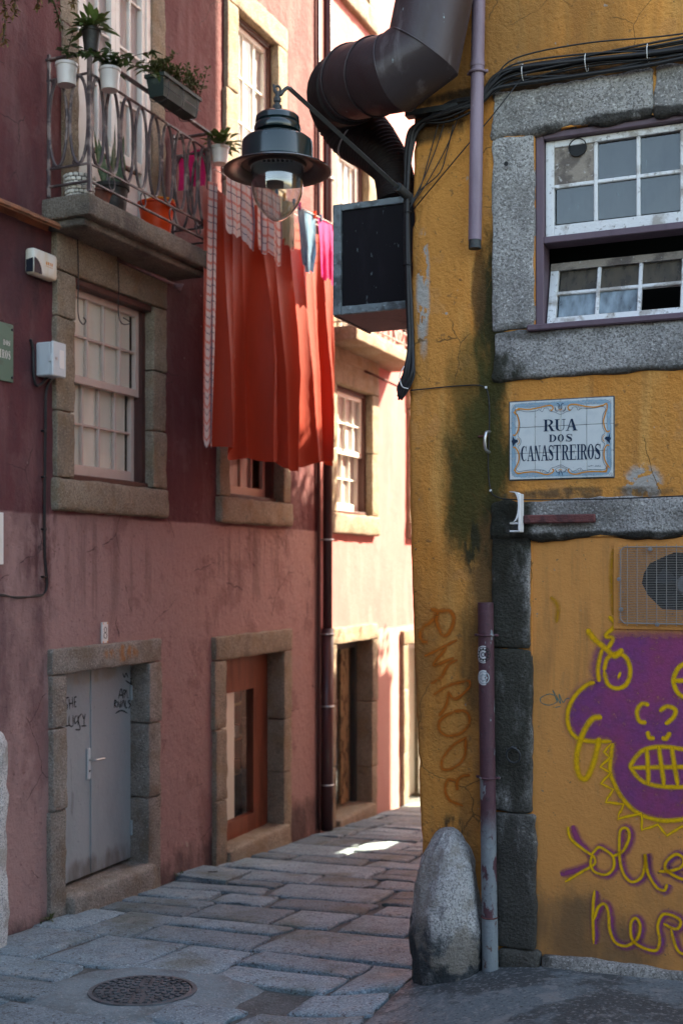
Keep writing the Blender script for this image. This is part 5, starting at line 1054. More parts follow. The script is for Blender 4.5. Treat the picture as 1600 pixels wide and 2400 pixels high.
for i in range(13):
    ang = 2*math.pi*i/13*2.4; rr = .028 if i else 0; ph = rc.uniform(0, 9); pts = []
    for k, p in enumerate(cpath):
        tight = .45 if k > 9 else 1.15 if k < 6 else .9
        if k in (14,): tight = .9
        a_ = ang+k*.35+ph*.1
        e = rc.uniform(.4, 1.7) if k < 8 else 1
        dz = (.045 if i in (2, 5) else 0)*(1 if 2 <= k <= 4 else 0)
        off = Vector((0, -abs(math.sin(a_))*rr*tight, math.cos(a_)*rr*tight*e*1.2+dz)) if k < 8 else Vector((math.cos(a_)*rr*tight, -abs(math.sin(a_))*rr*tight*.8, 0))
        pts.append(Vector(p)+off)
    part('cable', MB().tube(cr(pts, 6), .014 if i == 0 else .0115 if i in (3, 7) else rc.uniform(.004, .0075), 6), 'cable_black', cb, smooth=True)
for i, (u0, v0, u1, v1) in enumerate(((985, 440, 1028, 285), (992, 420, 1042, 283), (1002, 425, 1075, 270))):
    part('cable', MB().tube(cr([P(FR, 958, 490, -.03), P(FR, (u0+958)/2, (v0+490)/2, -.025), P(FR, u0, v0, -.02), P(FR, (u0+u1)/2+3*i, (v0+v1)/2, -.02), P(FR, u1, v1, -.035)], 5), .0032, 5), 'cable_black', cb, smooth=True)
part('cable', MB().tube(cr([P(FR, 960, 480, -.03), P(FR, 985, 445, -.022), P(FR, 1030, 405, -.02), P(FR, 1048, 350, -.02), P(FR, 1062, 292, -.04)], 5), .0034, 5), 'cable_black', cb, smooth=True)
part('cable', MB().tube([P(FR, 965, 495, -.03), P(FR, 1095, 340, -.04), P(FR, 1150, 275, -.05), P(FR, 1220, 185, -.07)], .0036, 5), 'cable_black', cb, smooth=True)
for i in range(9):
    ph = i*.7; p0 = Vector((.02+.008*math.sin(ph), -.035, 1.2)); pts = [p0, Vector((.02+.03*math.sin(ph), -.045-.012*math.cos(ph), 1.07)), Vector((-.012+.034*math.sin(ph), -.05, .985)), Vector((-.03+.012*math.cos(ph), -.045, .93+.01*math.sin(3*ph)))]
    part('cable', MB().tube(cr(pts, 6), .0065, 6), 'cable_black', cb, smooth=True)
part('cable', MB().tube(cr([(.0, -.07, 1.10), (-.02, -.085, 1.05), (-.008, -.085, .99), (.025, -.075, .975)], 6), .003, 5), 'rubber_white', cb, smooth=True, label='short white wire end')
for p in ((1.30, 2.595), (.99, 2.60), (.66, 2.60)): part('cable_tie', MB().tube([(p[0], -.05+math.cos(a)*.045, p[1]+math.sin(a)*.045) for a in [2*math.pi*k/16 for k in range(16)]], .0022, 5, closed=True), 'rubber_white', cb, smooth=True)
for z in (1.95, 1.66, 1.3): part('cable_tie', MB().tube([(.005+math.cos(a)*.024, -.03+math.sin(a)*.024, z) for a in [2*math.pi*k/14 for k in range(14)]], .003, 5, closed=True), 'cable_black', cb, smooth=True)
wc = thing('wall_cable', FR, (.45, -.01, .37), 'single thin black cable dropping past the mossy stain and along the lower granite lintel', 'cable')
part('cable', MB().tube(cr([P(FR, 962, 915, -.03), P(FR, 1000, 911, -.015), P(FR, 1080, 904, -.012), P(FR, 1130, 905, -.012), P(FR, 1144, 930, -.012), P(FR, 1146, 1000, -.012), P(FR, 1143, 1080, -.012), P(FR, 1148, 1145, -.012), P(FR, 1165, 1165, -.04), P(FR, 1215, 1171, -.05), P(FR, 1400, 1170, -.05), P(FR, 1650, 1160, -.05)], 6), .0036, 6), 'cable_black', wc, smooth=True)
for u, v in ((1138, 908), (1149, 1150)): q = P(FR, u, v, -.012); part('cable_clip', MB().box(q.x-.006, q.x+.006, q.y-.006, q.y+.004, q.z-.006, q.z+.006, .002), 'rubber_white', wc)
# --- street lamp
LA = ray(650, 395)*5.6; lx, ly = LA.x, LA.y
lm = thing('street_lamp', FW, (lx, ly, 1.64), 'dark green enamel street lamp with clear glass bowl hanging from an arm', 'street lamp')
ctr = (lx, ly, 0)
part('shade', MB().lathe([(.0, 2.158), (.03, 2.158), (.09, 2.150), (.103, 2.138), (.105, 2.115), (.098, 2.11), (.108, 2.10), (.1125, 2.085), (.108, 2.068), (.085, 2.06), (.085, 2.05), (.15, 2.035), (.166, 2.022), (.169, 2.0), (.169, 1.925), (.178, 1.918), (.232, 1.898), (.252, 1.888), (.256, 1.882)], ctr, 56, caps=False), 'lamp_enamel', lm, auto=40)
part('shade_lining', MB().lathe([(.256, 1.882), (.25, 1.880), (.175, 1.905), (.17, 1.915), (.14, 1.915), (.135, 1.90), (.128, 1.90)], ctr, 56, caps=False), 'lamp_inside', lm, auto=50)
part('optic', MB().lathe([(.128, 1.90), (.122, 1.96), (.0, 1.962)], ctr, 40, caps=False), 'abs_grey', lm, auto=40)
m = MB()
for i in range(-3, 4):
    for j in range(-2, 3): m.lathe([(.008, 1.954), (.006, 1.948), (.0, 1.947)], (lx+i*.022, ly+j*.026, 0), 6)
part('led_array', m, 'iron_dark', lm)['kind'] = 'stuff'
bowl = [(.124, 1.905), (.1235, 1.86), (.123, 1.81), (.119, 1.78), (.111, 1.752), (.096, 1.722), (.074, 1.692), (.05, 1.668), (.024, 1.651), (.0, 1.645)]
part('bowl', MB().lathe(bowl, ctr, 48, caps=False), 'glass_lamp', lm, smooth=True); part('bowl_inner', MB().lathe([(max(0, r-.003), z+.0015) for r, z in bowl], ctr, 48, caps=False), 'glass_lamp', lm, smooth=True)
part('stem', MB().lathe([(.03, 2.158), (.03, 2.168), (.02, 2.172), (.022, 2.186), (.022, 2.196), (.013, 2.2), (.013, 2.21), (.018, 2.215), (.018, 2.232), (.011, 2.24), (.011, 2.262)], ctr, 8), 'iron_dark', lm, auto=30)
part('eye', MB().tube([(lx+math.cos(a)*.014, ly, 2.274+math.sin(a)*.016) for a in [2*math.pi*k/16 for k in range(16)]], .0055, 8, closed=True), 'iron_dark', lm, smooth=True)
wp = lambda u, v, z: ray(u, v)*z
arm = [wp(641, 198, 5.6), wp(643, 210, 5.6), wp(650, 220, 5.6), wp(658, 221, 5.6), wp(664, 213, 5.61), wp(674, 206, 5.62), wp(686, 213, 5.64)]
part('hook', MB().tube(cr(arm, 5), [.006]*5+[.009]*(len(cr(arm, 5))-5), 8), 'iron_dark', lm, smooth=True)
e0, e1 = wp(680, 208.5, 5.63), wp(940, 446, 6.42)
part('arm', MB().tube([e0, e0+(e1-e0)*.5, e1], .0145, 4), 'iron_dark', lm); part('socket', MB().tube([e1-(e1-e0).normalized()*.04, e1+(e1-e0).normalized()*.08], .026, 12), 'iron_dark', lm, auto=40)
# ================================================================== SMALL THINGS ON THE LEFT WALL
def rb(x0, x1, y0, y1, z0, z1, r): return MB().stone(x0, x1, y0, y1, z0, z1, r, 0, .05)
al = thing('alarm_box', FL, (.3, 0, 2.03), 'stained white alarm siren with dark lens under the roof tile edge', 'alarm')
part('cover', rb(.165, .44, -.085, 0, 2.03, 2.215, .028), 'alarm_white', al, auto=60)
m = MB(); a_ = [Vector((.17+.085*math.sin(t), -.0862, 2.04+.105*math.cos(t))) for t in [R_(k*9) for k in range(11)]]
m.poly([(.17, -.0862, 2.04)]+[tuple(p) for p in a_]); m.quad((.1635, -.08, 2.042), (.1635, -.08, 2.14), (.1635, -.02, 2.13), (.1635, -.02, 2.045)); part('lens', m, 'alarm_dark', al)
m = MB()
for i, (x, w_) in enumerate(((.30, .012), (.32, .012), (.34, .01), (.36, .012))): m.quad((x, -.0863, 2.12), (x+w_, -.0863, 2.12), (x+w_, -.0863, 2.142), (x, -.0863, 2.142))
m.quad((.295, -.0863, 2.108), (.375, -.0863, 2.108), (.375, -.0863, 2.111), (.295, -.0863, 2.111)); part('faded_print', m, 'glaze_orange', al)
x0, x1 = P(FL, 119, 840, -.13).x, P(FL, 151, 840, -.13).x; zt, zb_ = P(FL, 119, 798, -.13).z, P(FL, 119, 880, -.13).z
mb_ = thing('meter_box', FL, (x0, 0, zb_), 'light grey plastic meter box with small door on the wine red wall', 'meter box')
part('case', MB().box(x0+.005, x1-.005, -.125, 0, zb_+.004, zt-.004, .008), 'abs_grey', mb_); part('lid', MB().box(x0, x1, -.15, -.126, zb_, zt, .008), 'abs_grey', mb_)
part('window_frame', MB().box(x0+.07, x0+.125, -.154, -.1505, zb_+.06, zb_+.19, .002), 'ceramic_white', mb_); part('lock', MB().lathe([(.009, 0), (.009, -.008), (0, -.009)], (x0+.035, -.151, zb_+.125), 10, 'y'), 'steel', mb_)
part('hinge', MB().box(x0-.006, x0+.004, -.14, -.12, zb_+.1, zb_+.15, .002), 'abs_grey', mb_)
hc = thing('meter_cable', FL, (.2, 0, .0), 'pair of thin black cables running down from the meter box to the left', 'cable')
cpx = [(72, 795), (78, 820), (80, 880), (88, 904), (108, 890), (120, 870)]
part('conduit', MB().tube(cr([P(FL, u, v, -.03) for u, v in cpx], 6), .011, 8), 'cable_black', hc, smooth=True)
for d in (0, 3): part('cable', MB().tube(cr([P(FL, u+d, v, -.02) for u, v in ((122, 888), (108, 915), (106, 1000), (104, 1150), (104, 1290), (109, 1370-d), (102, 1393-d), (85, 1398-d), (40, 1399+d), (0, 1396-d), (-60, 1393))], 6), .006, 6), 'cable_black', hc, smooth=True)
for v in (1010, 1118, 1240, 1352): q = P(FL, 105, v, -.02); part('cable_clip', MB().box(q.x-.018, q.x+.018, -.03, 0, q.z-.006, q.z+.006, .002), 'cable_black', hc)
gsn = thing('green_sign', FL, (-.2, 0, 1.26), 'dull green metal plate sign with white lettering at the left edge', 'sign')
part('plate', MB().box(-.42, .03, -.02, -.012, 1.257, 1.65, .002), 'sign_green', gsn)
for x in (-.4, .015):
    for z in (1.29, 1.615): part('bolt', MB().lathe([(.009, .012), (.009, -.008), (0, -.01)], (x, -.02, z), 10, 'y'), 'iron_dark', gsn)
idm = lambda p: p
for txt, xs_, w_, z0_, z1_ in (('CANASTREIROS', [-.362+.0305*k for k in range(12)], .026, 1.41, 1.465), ('DOS', (-.075, -.049, -.025), .021, 1.50, 1.535), ('RUA', (-.21, -.18, -.15), .026, 1.555, 1.605)):
    for ch, a in zip(txt, xs_): m = MB(); letter(m, ch, a, a+w_, z0_, z1_, idm, -.0208); part('letter', m, 'ceramic_white', gsn)
solo('notice_plate', MB().box(-.3, -.064, -.015, -.002, .02, .37, .003), 'ceramic_white', FL, (-.1, 0, .02), 'narrow white plate at the left edge below the paint line', 'plate')
np_ = thing('house_number_sign', FL, (1.117, 0, -.58), 'small white tile with house number 8 above the grey door', 'house number')
part('tile', MB().box(1.08, 1.155, -.016, 0, -.58, -.42, .002), 'plate_tile', np_); m = MB(); letter(m, '8', 1.09, 1.145, -.545, -.455, idm, -.0165); part('numeral', m, 'ink_black', np_)
m = MB()
for x in (1.083, 1.140):
    for z in (-.577, -.435): m.quad((x, -.0166, z), (x+.012, -.0166, z), (x+.012, -.0166, z+.012), (x, -.0166, z+.012))
part('corner_ornament', m, 'glaze_orange', np_)
tl = thing('roof_tile_gutter', FL, (-.2, 0, 2.38), 'mossy half round clay tile edge sticking out of the dark red wall', 'roof tile')
for i in range(4):
    xx = .405-.33*(i+1); m = MB()
    m.grid(8, 10, lambda a, b: (xx+.335*a+.01*noise.noise(Vector((a*4, b*4, i))), -.07+.065*math.cos(math.pi*b), 2.395+.05*math.sin(math.pi*b)+.005*a)); m.grid(8, 10, lambda a, b: (xx+.335*a, -.07+.052*math.cos(math.pi*b), 2.382+.05*math.sin(math.pi*b)+.005*a))
    part('tile', m, 'roof_clay', tl, smooth=True)
for x, z0_, z1_, dx in ((.70, 2.44, 1.86, .03), (1.22, 2.40, 1.96, .10)):
    solo('hanging_cord', MB().tube(cr([(x, -.06, z0_), (x+.005, -.065, (z0_*.5+z1_*.5)), (x, -.066, z1_), (x+.05, -.07, z1_-.07), (x+dx+.06, -.07, z1_-.04), (x+.06, -.07, z1_-.02)], 6), .0045, 6), 'cable_black', FL, (x, -.06, z1_), 'looped black cord hanging beside the near window' if x < 1 else 'short black cord dangling over the near window top', 'cord', smooth=True)
# ================================================================== LAUNDRY
ln = thing('clothes_line', FL, (3.3, -.5, 3.3), 'pale clothes lines stretched from the balcony railing along the facade', 'clothes line')
for y in (-.42, -.5, -.57): part('line', MB().tube([(2.09, y, 3.30), (3.3, y, 3.33), (4.62, y, 3.42), (5.2, y, 3.46)], .004, 5), 'ceramic_white', ln)
part('bracket', MB().box(4.70, 4.725, -.6, 0, 3.41, 3.43).box(4.70, 4.725, -.595, -.575, 3.0, 4.1), 'rail_mauve', ln)
def cloth(name, mt, x0, x1, zt0, zt1, zb0, zb1, y, amp, folds, label, cat, nx=70, nz=24, seed=0, lean=0.0, sharp=.8, uvs=None, group=None, pinch=0.0, wob=.02, flat=.15, pegs=0):
    rn = random.Random(seed); ph = [rn.uniform(0, 6.28) for _ in range(6)]; W = x1-x0
    def f(a, b):   # b: 0 top .. 1 bottom
        zt = zt0+(zt1-zt0)*a; zb = zb0+(zb1-zb0)*a+wob*math.sin(a*9+ph[0])+.6*wob*math.sin(a*23+ph[1])
        am = amp*(flat+(1-flat)*min(1, b*1.6)); aa = a+.045*math.sin(a*7+ph[2])-.05*b*math.sin(a*5+ph[3])
        r1 = abs(math.sin(math.pi*folds*aa+ph[4]+.5*b)); r2 = abs(math.sin(math.pi*folds*1.73*aa+ph[5]-.4*b)); r3 = math.sin(math.pi*folds*.6*aa+ph[1])
        yy = y-am*((1-r1**sharp)*.75+(1-r2**sharp)*.4+.3*r3)
        sag = .03*abs(math.sin(math.pi*a*pegs))*(1-b)**2 if pegs else 0; zt -= sag
        x = x0+W*(.5+(a-.5)*(1-pinch*b))+lean*b+.012*math.sin(b*7+a*11)*b+.05*W*b*math.sin(a*8+ph[0]+b*1.3)*.6
        return (x, yy, zt+(zb-zt)*b)
    m = MB().grid(nx, nz, f, uvs or (lambda a, b: (a*W*1.15, b*(zt0-zb0))))
    return solo(name, m, mt, FL, ((x0+x1)/2, y, min(zb0, zb1)), label, cat, smooth=True, group=group)
cloth('curtain', 'curtain_orange', 1.93, 3.45, 3.13, 3.32, 1.0, .90, -.40, .17, 2.7, 'wide burnt orange curtain drying next to the long plaid cloth', 'curtain', 170, 44, 3, lean=.03, pegs=6, wob=.03)
cloth('curtain', 'curtain_orange', 3.10, 4.72, 3.30, 3.41, .93, 1.08, -.33, .17, 3.1, 'burnt orange curtain hanging behind the black ventilation box', 'curtain', 170, 44, 8, lean=-.02, pegs=6, wob=.03)
cloth('plaid_sheet', 'plaid', 1.90, 2.06, 3.14, 3.16, .985, 1.0, -.465, .012, 1, 'long narrow red and white plaid cloth hanging from the balcony end', 'cloth', 24, 40, 4, lean=-.09)
cloth('plaid_shirt', 'plaid', 2.02, 2.52, 3.30, 3.31, 2.78, 2.72, -.56, .03, 3, 'shorter plaid cloth pegged behind the lamp bowl', 'cloth', 50, 20, 9)
cloth('plaid_shirt', 'plaid', 2.54, 3.0, 3.31, 3.32, 2.76, 2.69, -.58, .03, 3, 'plaid cloth pegged right of the lamp bowl beside the green garment', 'cloth', 50, 20, 12)
cloth('garment', 'olive_cloth', 3.06, 3.33, 3.34, 3.35, 2.95, 2.9, -.56, .03, 3, 'small green and white garment between plaid cloth and blue top', 'garment', 40, 20, 14)
cloth('garment', 'denim', 3.38, 3.80, 3.35, 3.37, 2.82, 2.78, -.56, .035, 3, 'faded blue garment pegged on the clothes line', 'garment', 44, 22, 15, pinch=.45)
cloth('garment', 'pink_cloth', 3.84, 4.28, 3.37, 3.39, 2.82, 2.80, -.56, .035, 3, 'bright pink garment pegged next to the ventilation box', 'garment', 44, 22, 16, pinch=.3)
for x, c_ in ((2.1, 'bucket_red'), (2.45, 'denim'), (2.58, 'pink_cloth'), (2.95, 'denim'), (3.1, 'orange_plastic'), (3.3, 'denim'), (3.42, 'pink_cloth'), (3.76, 'bucket_red'), (3.9, 'denim'), (4.22, 'orange_plastic')):
    part('peg', MB().box(x-.006, x+.006, -.585, -.555, 3.27+.035*(x-2.1), 3.34+.035*(x-2.1), .002), c_, ln)
# ================================================================== BALCONY PLANTS AND THINGS
def leaf(mb, p, d, L_, W_, droop=.3, up=Vector((0, 0, 1))):
    d = d.normalized(); s_ = d.cross(up); s_ = s_.normalized() if s_.length > 1e-3 else Vector((1, 0, 0)); n_ = s_.cross(d)
    i = len(mb.v); cs_ = [(0, .08), (.35, 1), (.7, .75), (1, .03)]
    for t, w_ in cs_:
        c = p+d*(L_*t)-Vector((0, 0, 1))*(droop*L_*t*t)
        mb.v += [c-s_*W_*.5*w_+n_*W_*.12*w_, c, c+s_*W_*.5*w_+n_*W_*.12*w_]
    for k in range(3):
        a = i+3*k; mb.f += [(a, a+3, a+4, a+1), (a+1, a+4, a+5, a+2)]
rp = random.Random(21)
def rdir(el0, el1):
    q = rp.uniform(0, 2*math.pi); e = R_(rp.uniform(el0, el1)); return Vector((math.cos(q)*math.cos(e), math.sin(q)*math.cos(e), math.sin(e)))
def pot(parent, c, r0, r1, h, mt, name='pot'):
    part(name, MB().lathe([(0, 0), (r0, 0), (r1*.97, h*.86), (r1*1.06, h*.87), (r1*1.06, h), (r1*.92, h), (r1*.9, h*.9)], c, 24), mt, parent, auto=40); part('soil', MB().lathe([(r1*.9, h*.9), (0, h*.92)], c, 16), 'soil', parent)
def plant(F, c, r0, r1, h, mt, label, kind, n, L_, W_, lm='leaf_dark', spread=.1):
    t = thing('potted_plant', F, c, label, 'potted plant', 'balcony plants'); pot(t, c, r0, r1, h, mt); base = Vector(c)+Vector((0, 0, h*.9)); m = MB(); st_ = MB()
    for i in range(n):
        if kind == 'rosette':
            d = rdir(5, 75); s0_ = base+Vector((rp.uniform(-1, 1)*r1*.4, rp.uniform(-1, 1)*r1*.4, 0)); e = s0_+d*spread*rp.uniform(.4, 1.2); st_.tube([s0_, e], .0022, 4); leaf(m, e, d+Vector((0, 0, -.15)), L_*rp.uniform(.7, 1.2), W_*rp.uniform(.8, 1.2), rp.uniform(.2, .6))
        elif kind == 'trail':
            q = rp.uniform(0, 6.28); e0_ = base+Vector((math.cos(q)*r1, math.sin(q)*r1, .02)); dn = rp.uniform(-.2, .12); e1_ = e0_+Vector((math.cos(q)*spread, math.sin(q)*spread, dn)); pts = cr([base, e0_+Vector((0, 0, .05)), e1_], 5); st_.tube(pts, .0025, 4)
            for p in pts[3:]:
                for _ in range(2): leaf(m, p, rdir(-25, 40), L_*rp.uniform(.6, 1.2), W_, .3)
        elif kind == 'snake':
            q = rp.uniform(0, 6.28); rr = rp.uniform(0, r1*.6); p = base+Vector((math.cos(q)*rr, math.sin(q)*rr, 0)); leaf(m, p, Vector((math.cos(q)*.18, math.sin(q)*.18, 1)), L_*rp.uniform(.6, 1.1), W_, 0, Vector((math.cos(q+1), math.sin(q+1), 0)))
        elif kind == 'sprig':
            pts = cr([base, base+Vector((.02, 0, spread*.5)), base+Vector((.05, -.02, spread))], 5); 
            if i == 0: st_.tube(pts, .003, 5)
            leaf(m, pts[min(len(pts)-1, 3+i % 8)], rdir(-5, 50), L_*rp.uniform(.7, 1.2), W_, .3)
    part('foliage', m, lm, t, smooth=True)
    if st_.v: part('stems', st_, 'stem', t)
    return t
plant(FL, (.425, -.375, 3.608), .048, .066, .155, 'pot_dark', 'dark pot with fleshy green leaves standing on the balcony rail corner', 'rosette', 64, .11, .045, 'leaf_mid', spread=.085)
plant(FL, (.36, -.215, 3.375), .062, .075, .15, 'ceramic_white', 'white pot with one thin sprig hung on the balcony side rail', 'sprig', 12, .07, .028, spread=.26)
plant(FL, (.52, -.465, 3.36), .06, .074, .15, 'ceramic_white', 'white pot with trailing green stems hung on the balcony front rail', 'trail', 9, .085, .035, spread=.26)
plant(FL, (2.15, -.44, 3.36), .06, .075, .14, 'ceramic_white', 'white pot with drooping leaves at the far end of the balcony rail', 'rosette', 64, .125, .045, 'leaf_mid', spread=.09)
plant(FL, (.93, -.20, 2.612), .10, .125, .23, 'pot_dark', 'tall snake plant in a dark pot on the balcony floor', 'snake', 12, .42, .06, 'leaf_snake')
t = thing('planter_box', FL, (1.4, -.46, 3.53), 'dark green planter trough full of small leaves on the balcony rail', 'planter')
xa, xb = 1.08, 1.62; ya, yb = -.56, -.40; za, zb2 = 3.53, 3.69
m = MB()
for x_, dd in ((xa, 1), (xb, -1)): pass
V = [Vector(p) for p in ((xa+.025, ya+.02, za), (xb-.025, ya+.02, za), (xb-.025, yb-.02, za), (xa+.025, yb-.02, za), (xa, ya, zb2), (xb, ya, zb2), (xb, yb, zb2), (xa, yb, zb2))]
m.v = V; m.f = [(3, 2, 1, 0), (0, 1, 5, 4), (1, 2, 6, 5), (2, 3, 7, 6), (3, 0, 4, 7)]; part('trough', m, 'planter_green', t)
part('rim', MB().box(xa-.008, xb+.008, ya-.008, ya+.006, zb2-.022, zb2+.004).box(xa-.008, xb+.008, yb-.006, yb+.008, zb2-.0221, zb2+.0041).box(xa-.0081, xa+.006, ya+.006, yb-.006, zb2-.022, zb2+.004).box(xb-.006, xb+.0081, ya+.006, yb-.006, zb2-.022, zb2+.004), 'planter_green', t)
part('soil', MB().quad((xa+.005, ya+.005, zb2-.01), (xb-.005, ya+.005, zb2-.01), (xb-.005, yb-.005, zb2-.01), (xa+.005, yb-.005, zb2-.01)), 'soil', t)
m = MB()
for x_ in (xa+.06, (xa+xb)/2, xb-.06): m.tube(cr([(x_, -.375, 3.615), (x_, yb, za+.08), (x_, yb-.01, za-.012), (x_, ya+.01, za-.012), (x_, ya-.006, zb2-.01)], 3), .003, 5)
m.tube([(xa, ya-.002, za+.06), (xb, ya-.002, za+.06)], .003, 5); part('hanger', m, 'iron_dark', t, smooth=True)
m = MB(); st_ = MB()
for i in range(60):
    x_ = rp.uniform(xa-.02, xb+.05); hgt = rp.uniform(.06, .15)+(.12 if x_ > 1.35 else .0)*rp.random(); p0 = Vector((x_, rp.uniform(ya, yb), zb2)); p1 = p0+Vector((rp.uniform(-.06, .08), rp.uniform(-.09, .05), hgt)); st_.tube([p0, p1], .002, 4)
    for k in range(26): leaf(m, p0+(p1-p0)*rp.uniform(.3, 1.05)+Vector((rp.gauss(0, .012), rp.gauss(0, .012), 0)), rdir(-10, 80), rp.uniform(.02, .036), .017, .1)
part('foliage', m, 'leaf_olive', t); part('stems', st_, 'stem', t)
t = thing('mosaic_pot', FL, (.52, -.21, 2.612), 'pot covered with pale pebbles on the balcony floor', 'pot')
part('core', MB().lathe([(.085, 0), (.105, .17), (.098, .17), (.08, .02)], (.52, -.21, 2.612), 24), 'mortar', t, smooth=True)
pm = MB().stone(-.017, .017, -.008, .008, -.013, .013, .008, .002, .02, 3).mesh('pebble', (0, 0, 0), True); pm.materials.append(MATS['pebble'])
for j in range(6):
    zz = .018+.028*j; rr = .087+.02*zz/.17+.003
    for i in range(17):
        q = 2*math.pi*(i+.5*(j % 2))/17; share('pebble', pm, t, (.52+rr*math.cos(q), -.21+rr*math.sin(q), 2.612+zz), q+math.pi/2, rp.uniform(.85, 1.05))
t = thing('terracotta_bowl', FL, (.66, -.28, 2.612), 'low terracotta bowl beside the pebble pot on the balcony', 'pot'); pot(t, (.66, -.27, 2.612), .07, .095, .10, 'terracotta', 'bowl')
bk = (1.52, -.22, 2.612); t = thing('bucket', FL, bk, 'bright red plastic bucket with orange handle on the balcony', 'bucket')
part('body', MB().lathe([(.105, 0), (.14, .245), (.15, .245), (.15, .262), (.136, .262), (.1, .006), (.0, .006)], bk, 32), 'bucket_red', t, auto=40)
part('handle', MB().tube(cr([(bk[0]-.145, bk[1], bk[2]+.255), (bk[0]-.11, bk[1]-.09, bk[2]+.272), (bk[0], bk[1]-.14, bk[2]+.28), (bk[0]+.11, bk[1]-.09, bk[2]+.272), (bk[0]+.145, bk[1], bk[2]+.255)], 6), .008, 8), 'orange_plastic', t, smooth=True)
m = MB().grid(24, 16, lambda a, b: (2.085-.02*math.sin(b*3)*(-1)+.006*math.sin(a*14), -.33+.26*a, 3.47-.30*b+.01*math.sin(a*6)))
solo('towel', m, 'magenta_towel', FL, (2.08, -.2, 3.17), 'dark pink towel folded over the far side rail of the balcony', 'towel', smooth=True)
# dry creeper hanging into the top left corner
for i, (u, v, du_, dv_) in enumerate(((20, -40, 15, 75), (5, -20, 3, 120), (100, -35, 42, 95), (70, -40, 20, 60), (160, -40, 12, 50))):
    p0 = P(FL, u, v, -.32); p1 = P(FL, u+du_, v+dv_, -.34); t = thing('dry_creeper', FL, tuple(p0), ('dry creeper tip over the red wall, leftmost at the top edge', 'long dry creeper strand down the left edge', 'dry creeper tip with yellow green leaves beside the balcony door', 'short dry creeper twig between two others at the top edge', 'creeper tip in front of the granite balcony door jamb')[i], 'creeper', 'creeper strands at the top left')
    pts = cr([p0+Vector((0, .1, .5)), p0, (p0+p1)/2+Vector((.03, 0, .03)), p1], 6); part('twig', MB().tube(pts, .005, 5), 'stem', t)
    m = MB()
    for p in pts[6:]:
        for _ in range(5): leaf(m, p+Vector((rp.gauss(0, .01), rp.gauss(0, .01), rp.gauss(0, .01))), rdir(-70, 30), rp.uniform(.02, .045), .016, .2)
    part('foliage', m, 'leaf_dry' if i != 2 else 'leaf_olive', t)
# weeds at the wall foot
for i, (s_, y_) in enumerate(((.36, -.06), (2.2, -.04))):
    gz = GL(s_, y_); t = thing('weed', FL, (s_, y_, gz), ('tiny weed at the foot of the left door jamb', 'tiny weed at the wall foot between the doorways')[i], 'weed'); m = MB()
    for k in range(12): leaf(m, Vector((s_+rp.gauss(0, .03), y_, gz)), rdir(20, 80), rp.uniform(.05, .1), .015, .3)
    part('leaves', m, 'leaf_olive', t)
# ================================================================== UNSEEN BUILDINGS, SOME ADDED TO SHAPE THE LIGHT
def block(x0, x1, y0, y1, z1, label):
    t = thing('outbuilding', FR, (x0, y0, ZR-.8), label, 'building'); part('wall', MB().box(x0, x1, y0, y1, ZR-.8, z1), 'plaster_grey', t); part('roof', MB().box(x0-.12, x1+.1, y0, y1, z1, z1+.12), 'roof_clay', t)
def add_sun_screen(y0, y1, z1, hole, label):  # added unseen walls, cut to shape sun and shadow on the left houses
    t = thing('sun_screen', FR, (.03, y0, ZR-.8), label, 'wall'); m = MB(); ys_ = [y0]+([hole[0], hole[1]] if hole else [])+[y1]
    for a, b in zip(ys_, ys_[1:]):
        if hole and a == hole[0]: m.box(.03, .30, a, b, ZR-.8, hole[2]); m.box(.03, .30, a, b, hole[3], z1)
        else: m.box(.03, .30, a, b, ZR-.8, z1)
    part('masonry', m, 'bounce_white', t); part('coping', MB().box(-.02, .35, y0, y1, z1, z1+.08), 'roof_clay', t)
add_sun_screen(6.86, 9.3, 4.75, (6.92, 7.9, .0, .85), 'tall grey ruined wall with one opening behind the ochre house')
add_sun_screen(9.31, 11.3, 2.8, None, 'lower grey ruined wall further down the alley')
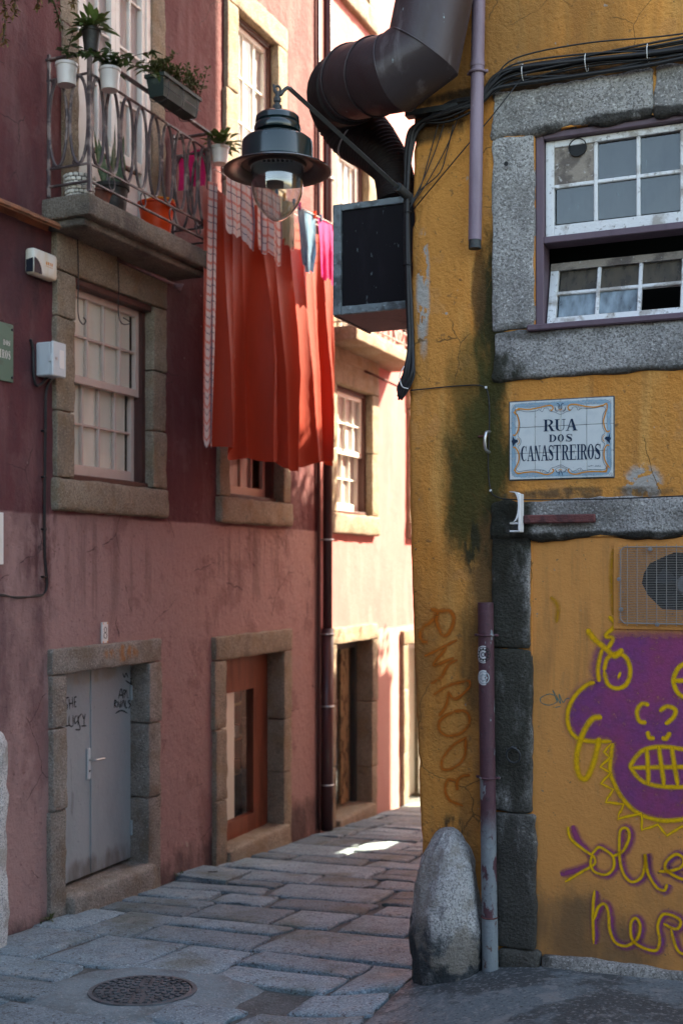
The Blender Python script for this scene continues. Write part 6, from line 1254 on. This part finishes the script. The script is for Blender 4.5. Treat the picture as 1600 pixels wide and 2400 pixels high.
# unseen house added behind the viewer to cut low sky fill
t = thing('sky_blocker_house', FR, (2, -7.7, ZR), 'dark plastered house across the square from the ochre house', 'house')
part('wall', MB().box(-3.0, 9, -12, -7.7, ZR, 2.4), 'plaster_dark', t); part('roof', MB().box(-3.2, 9.2, -12.2, -7.5, 2.4, 2.6), 'roof_clay', t)
t = thing('shading_neighbour', FR, (6, 0, ZR), 'tall grey house adjoining the ochre house on its right', 'house')  # unseen neighbour added to keep the sun off the house behind the viewer
part('wall', MB().box(6.02, 18, 0, 6.84, ZR, 13.0), 'plaster_grey', t); part('roof', MB().box(6.21, 18.2, -.3, 7, 13.0, 13.2), 'roof_clay', t)

for i, (y0, y1, zt, lb) in enumerate(((6.9, 9.25, 4.8, 'ivy spilling over the tall ruined wall in the alley'), (9.3, 11.3, 2.85, 'ivy spilling over the lower ruined wall in the alley'))):
    t = thing('ivy', FR, (.15, (y0+y1)/2, zt), lb, 'ivy'); m = MB(); st_ = MB()  # made-up leaves that break the shadow edge into dapples
    for k in range(46):
        y_ = rp.uniform(y0, y1); p0 = Vector((.15, y_, zt)); p1 = p0+Vector((rp.uniform(-.25, .2), rp.uniform(-.3, .3), rp.uniform(.1, .75)*rp.random()+.1)); st_.tube([p0, p1], .006, 4)
        for q in range(22): leaf(m, p0+(p1-p0)*rp.random()+Vector((rp.gauss(0, .07), rp.gauss(0, .09), rp.gauss(0, .06))), rdir(-40, 70), rp.uniform(.06, .11), .075, .3)
    part('foliage', m, 'leaf_dark', t); part('stems', st_, 'stem', t)
# house that closes the far end of the alley
eh = thing('end_house', FR, (-1, 17.5, -5), 'pale plastered house closing the far end of the alley', 'house')
part('wall', wall(-7, 5, -5, 4.2, [(-2.4, -1.4, -.2, 1.4), (-.6, .4, -.2, 1.4), (-2.4, -1.4, -3.6, -1.6)], depth=.25, y=17.5).box(-7, 5, 17.76, 21, -5, 4.2), 'plaster_salmon', eh)
part('roof', MB().box(-7.2, 5.2, 17.2, 21.2, 4.2, 4.4), 'roof_clay', eh)
for x0_ in (-2.4, -.6): sash_window(eh, x0_+.005, x0_+.995, -.195, 1.395, 17.58, 3, (2, 2), curtain='lace')
part('door', MB().box(-2.39, -1.41, 17.6, 17.65, -4.2, -1.61, .01), 'wood_brown', eh)
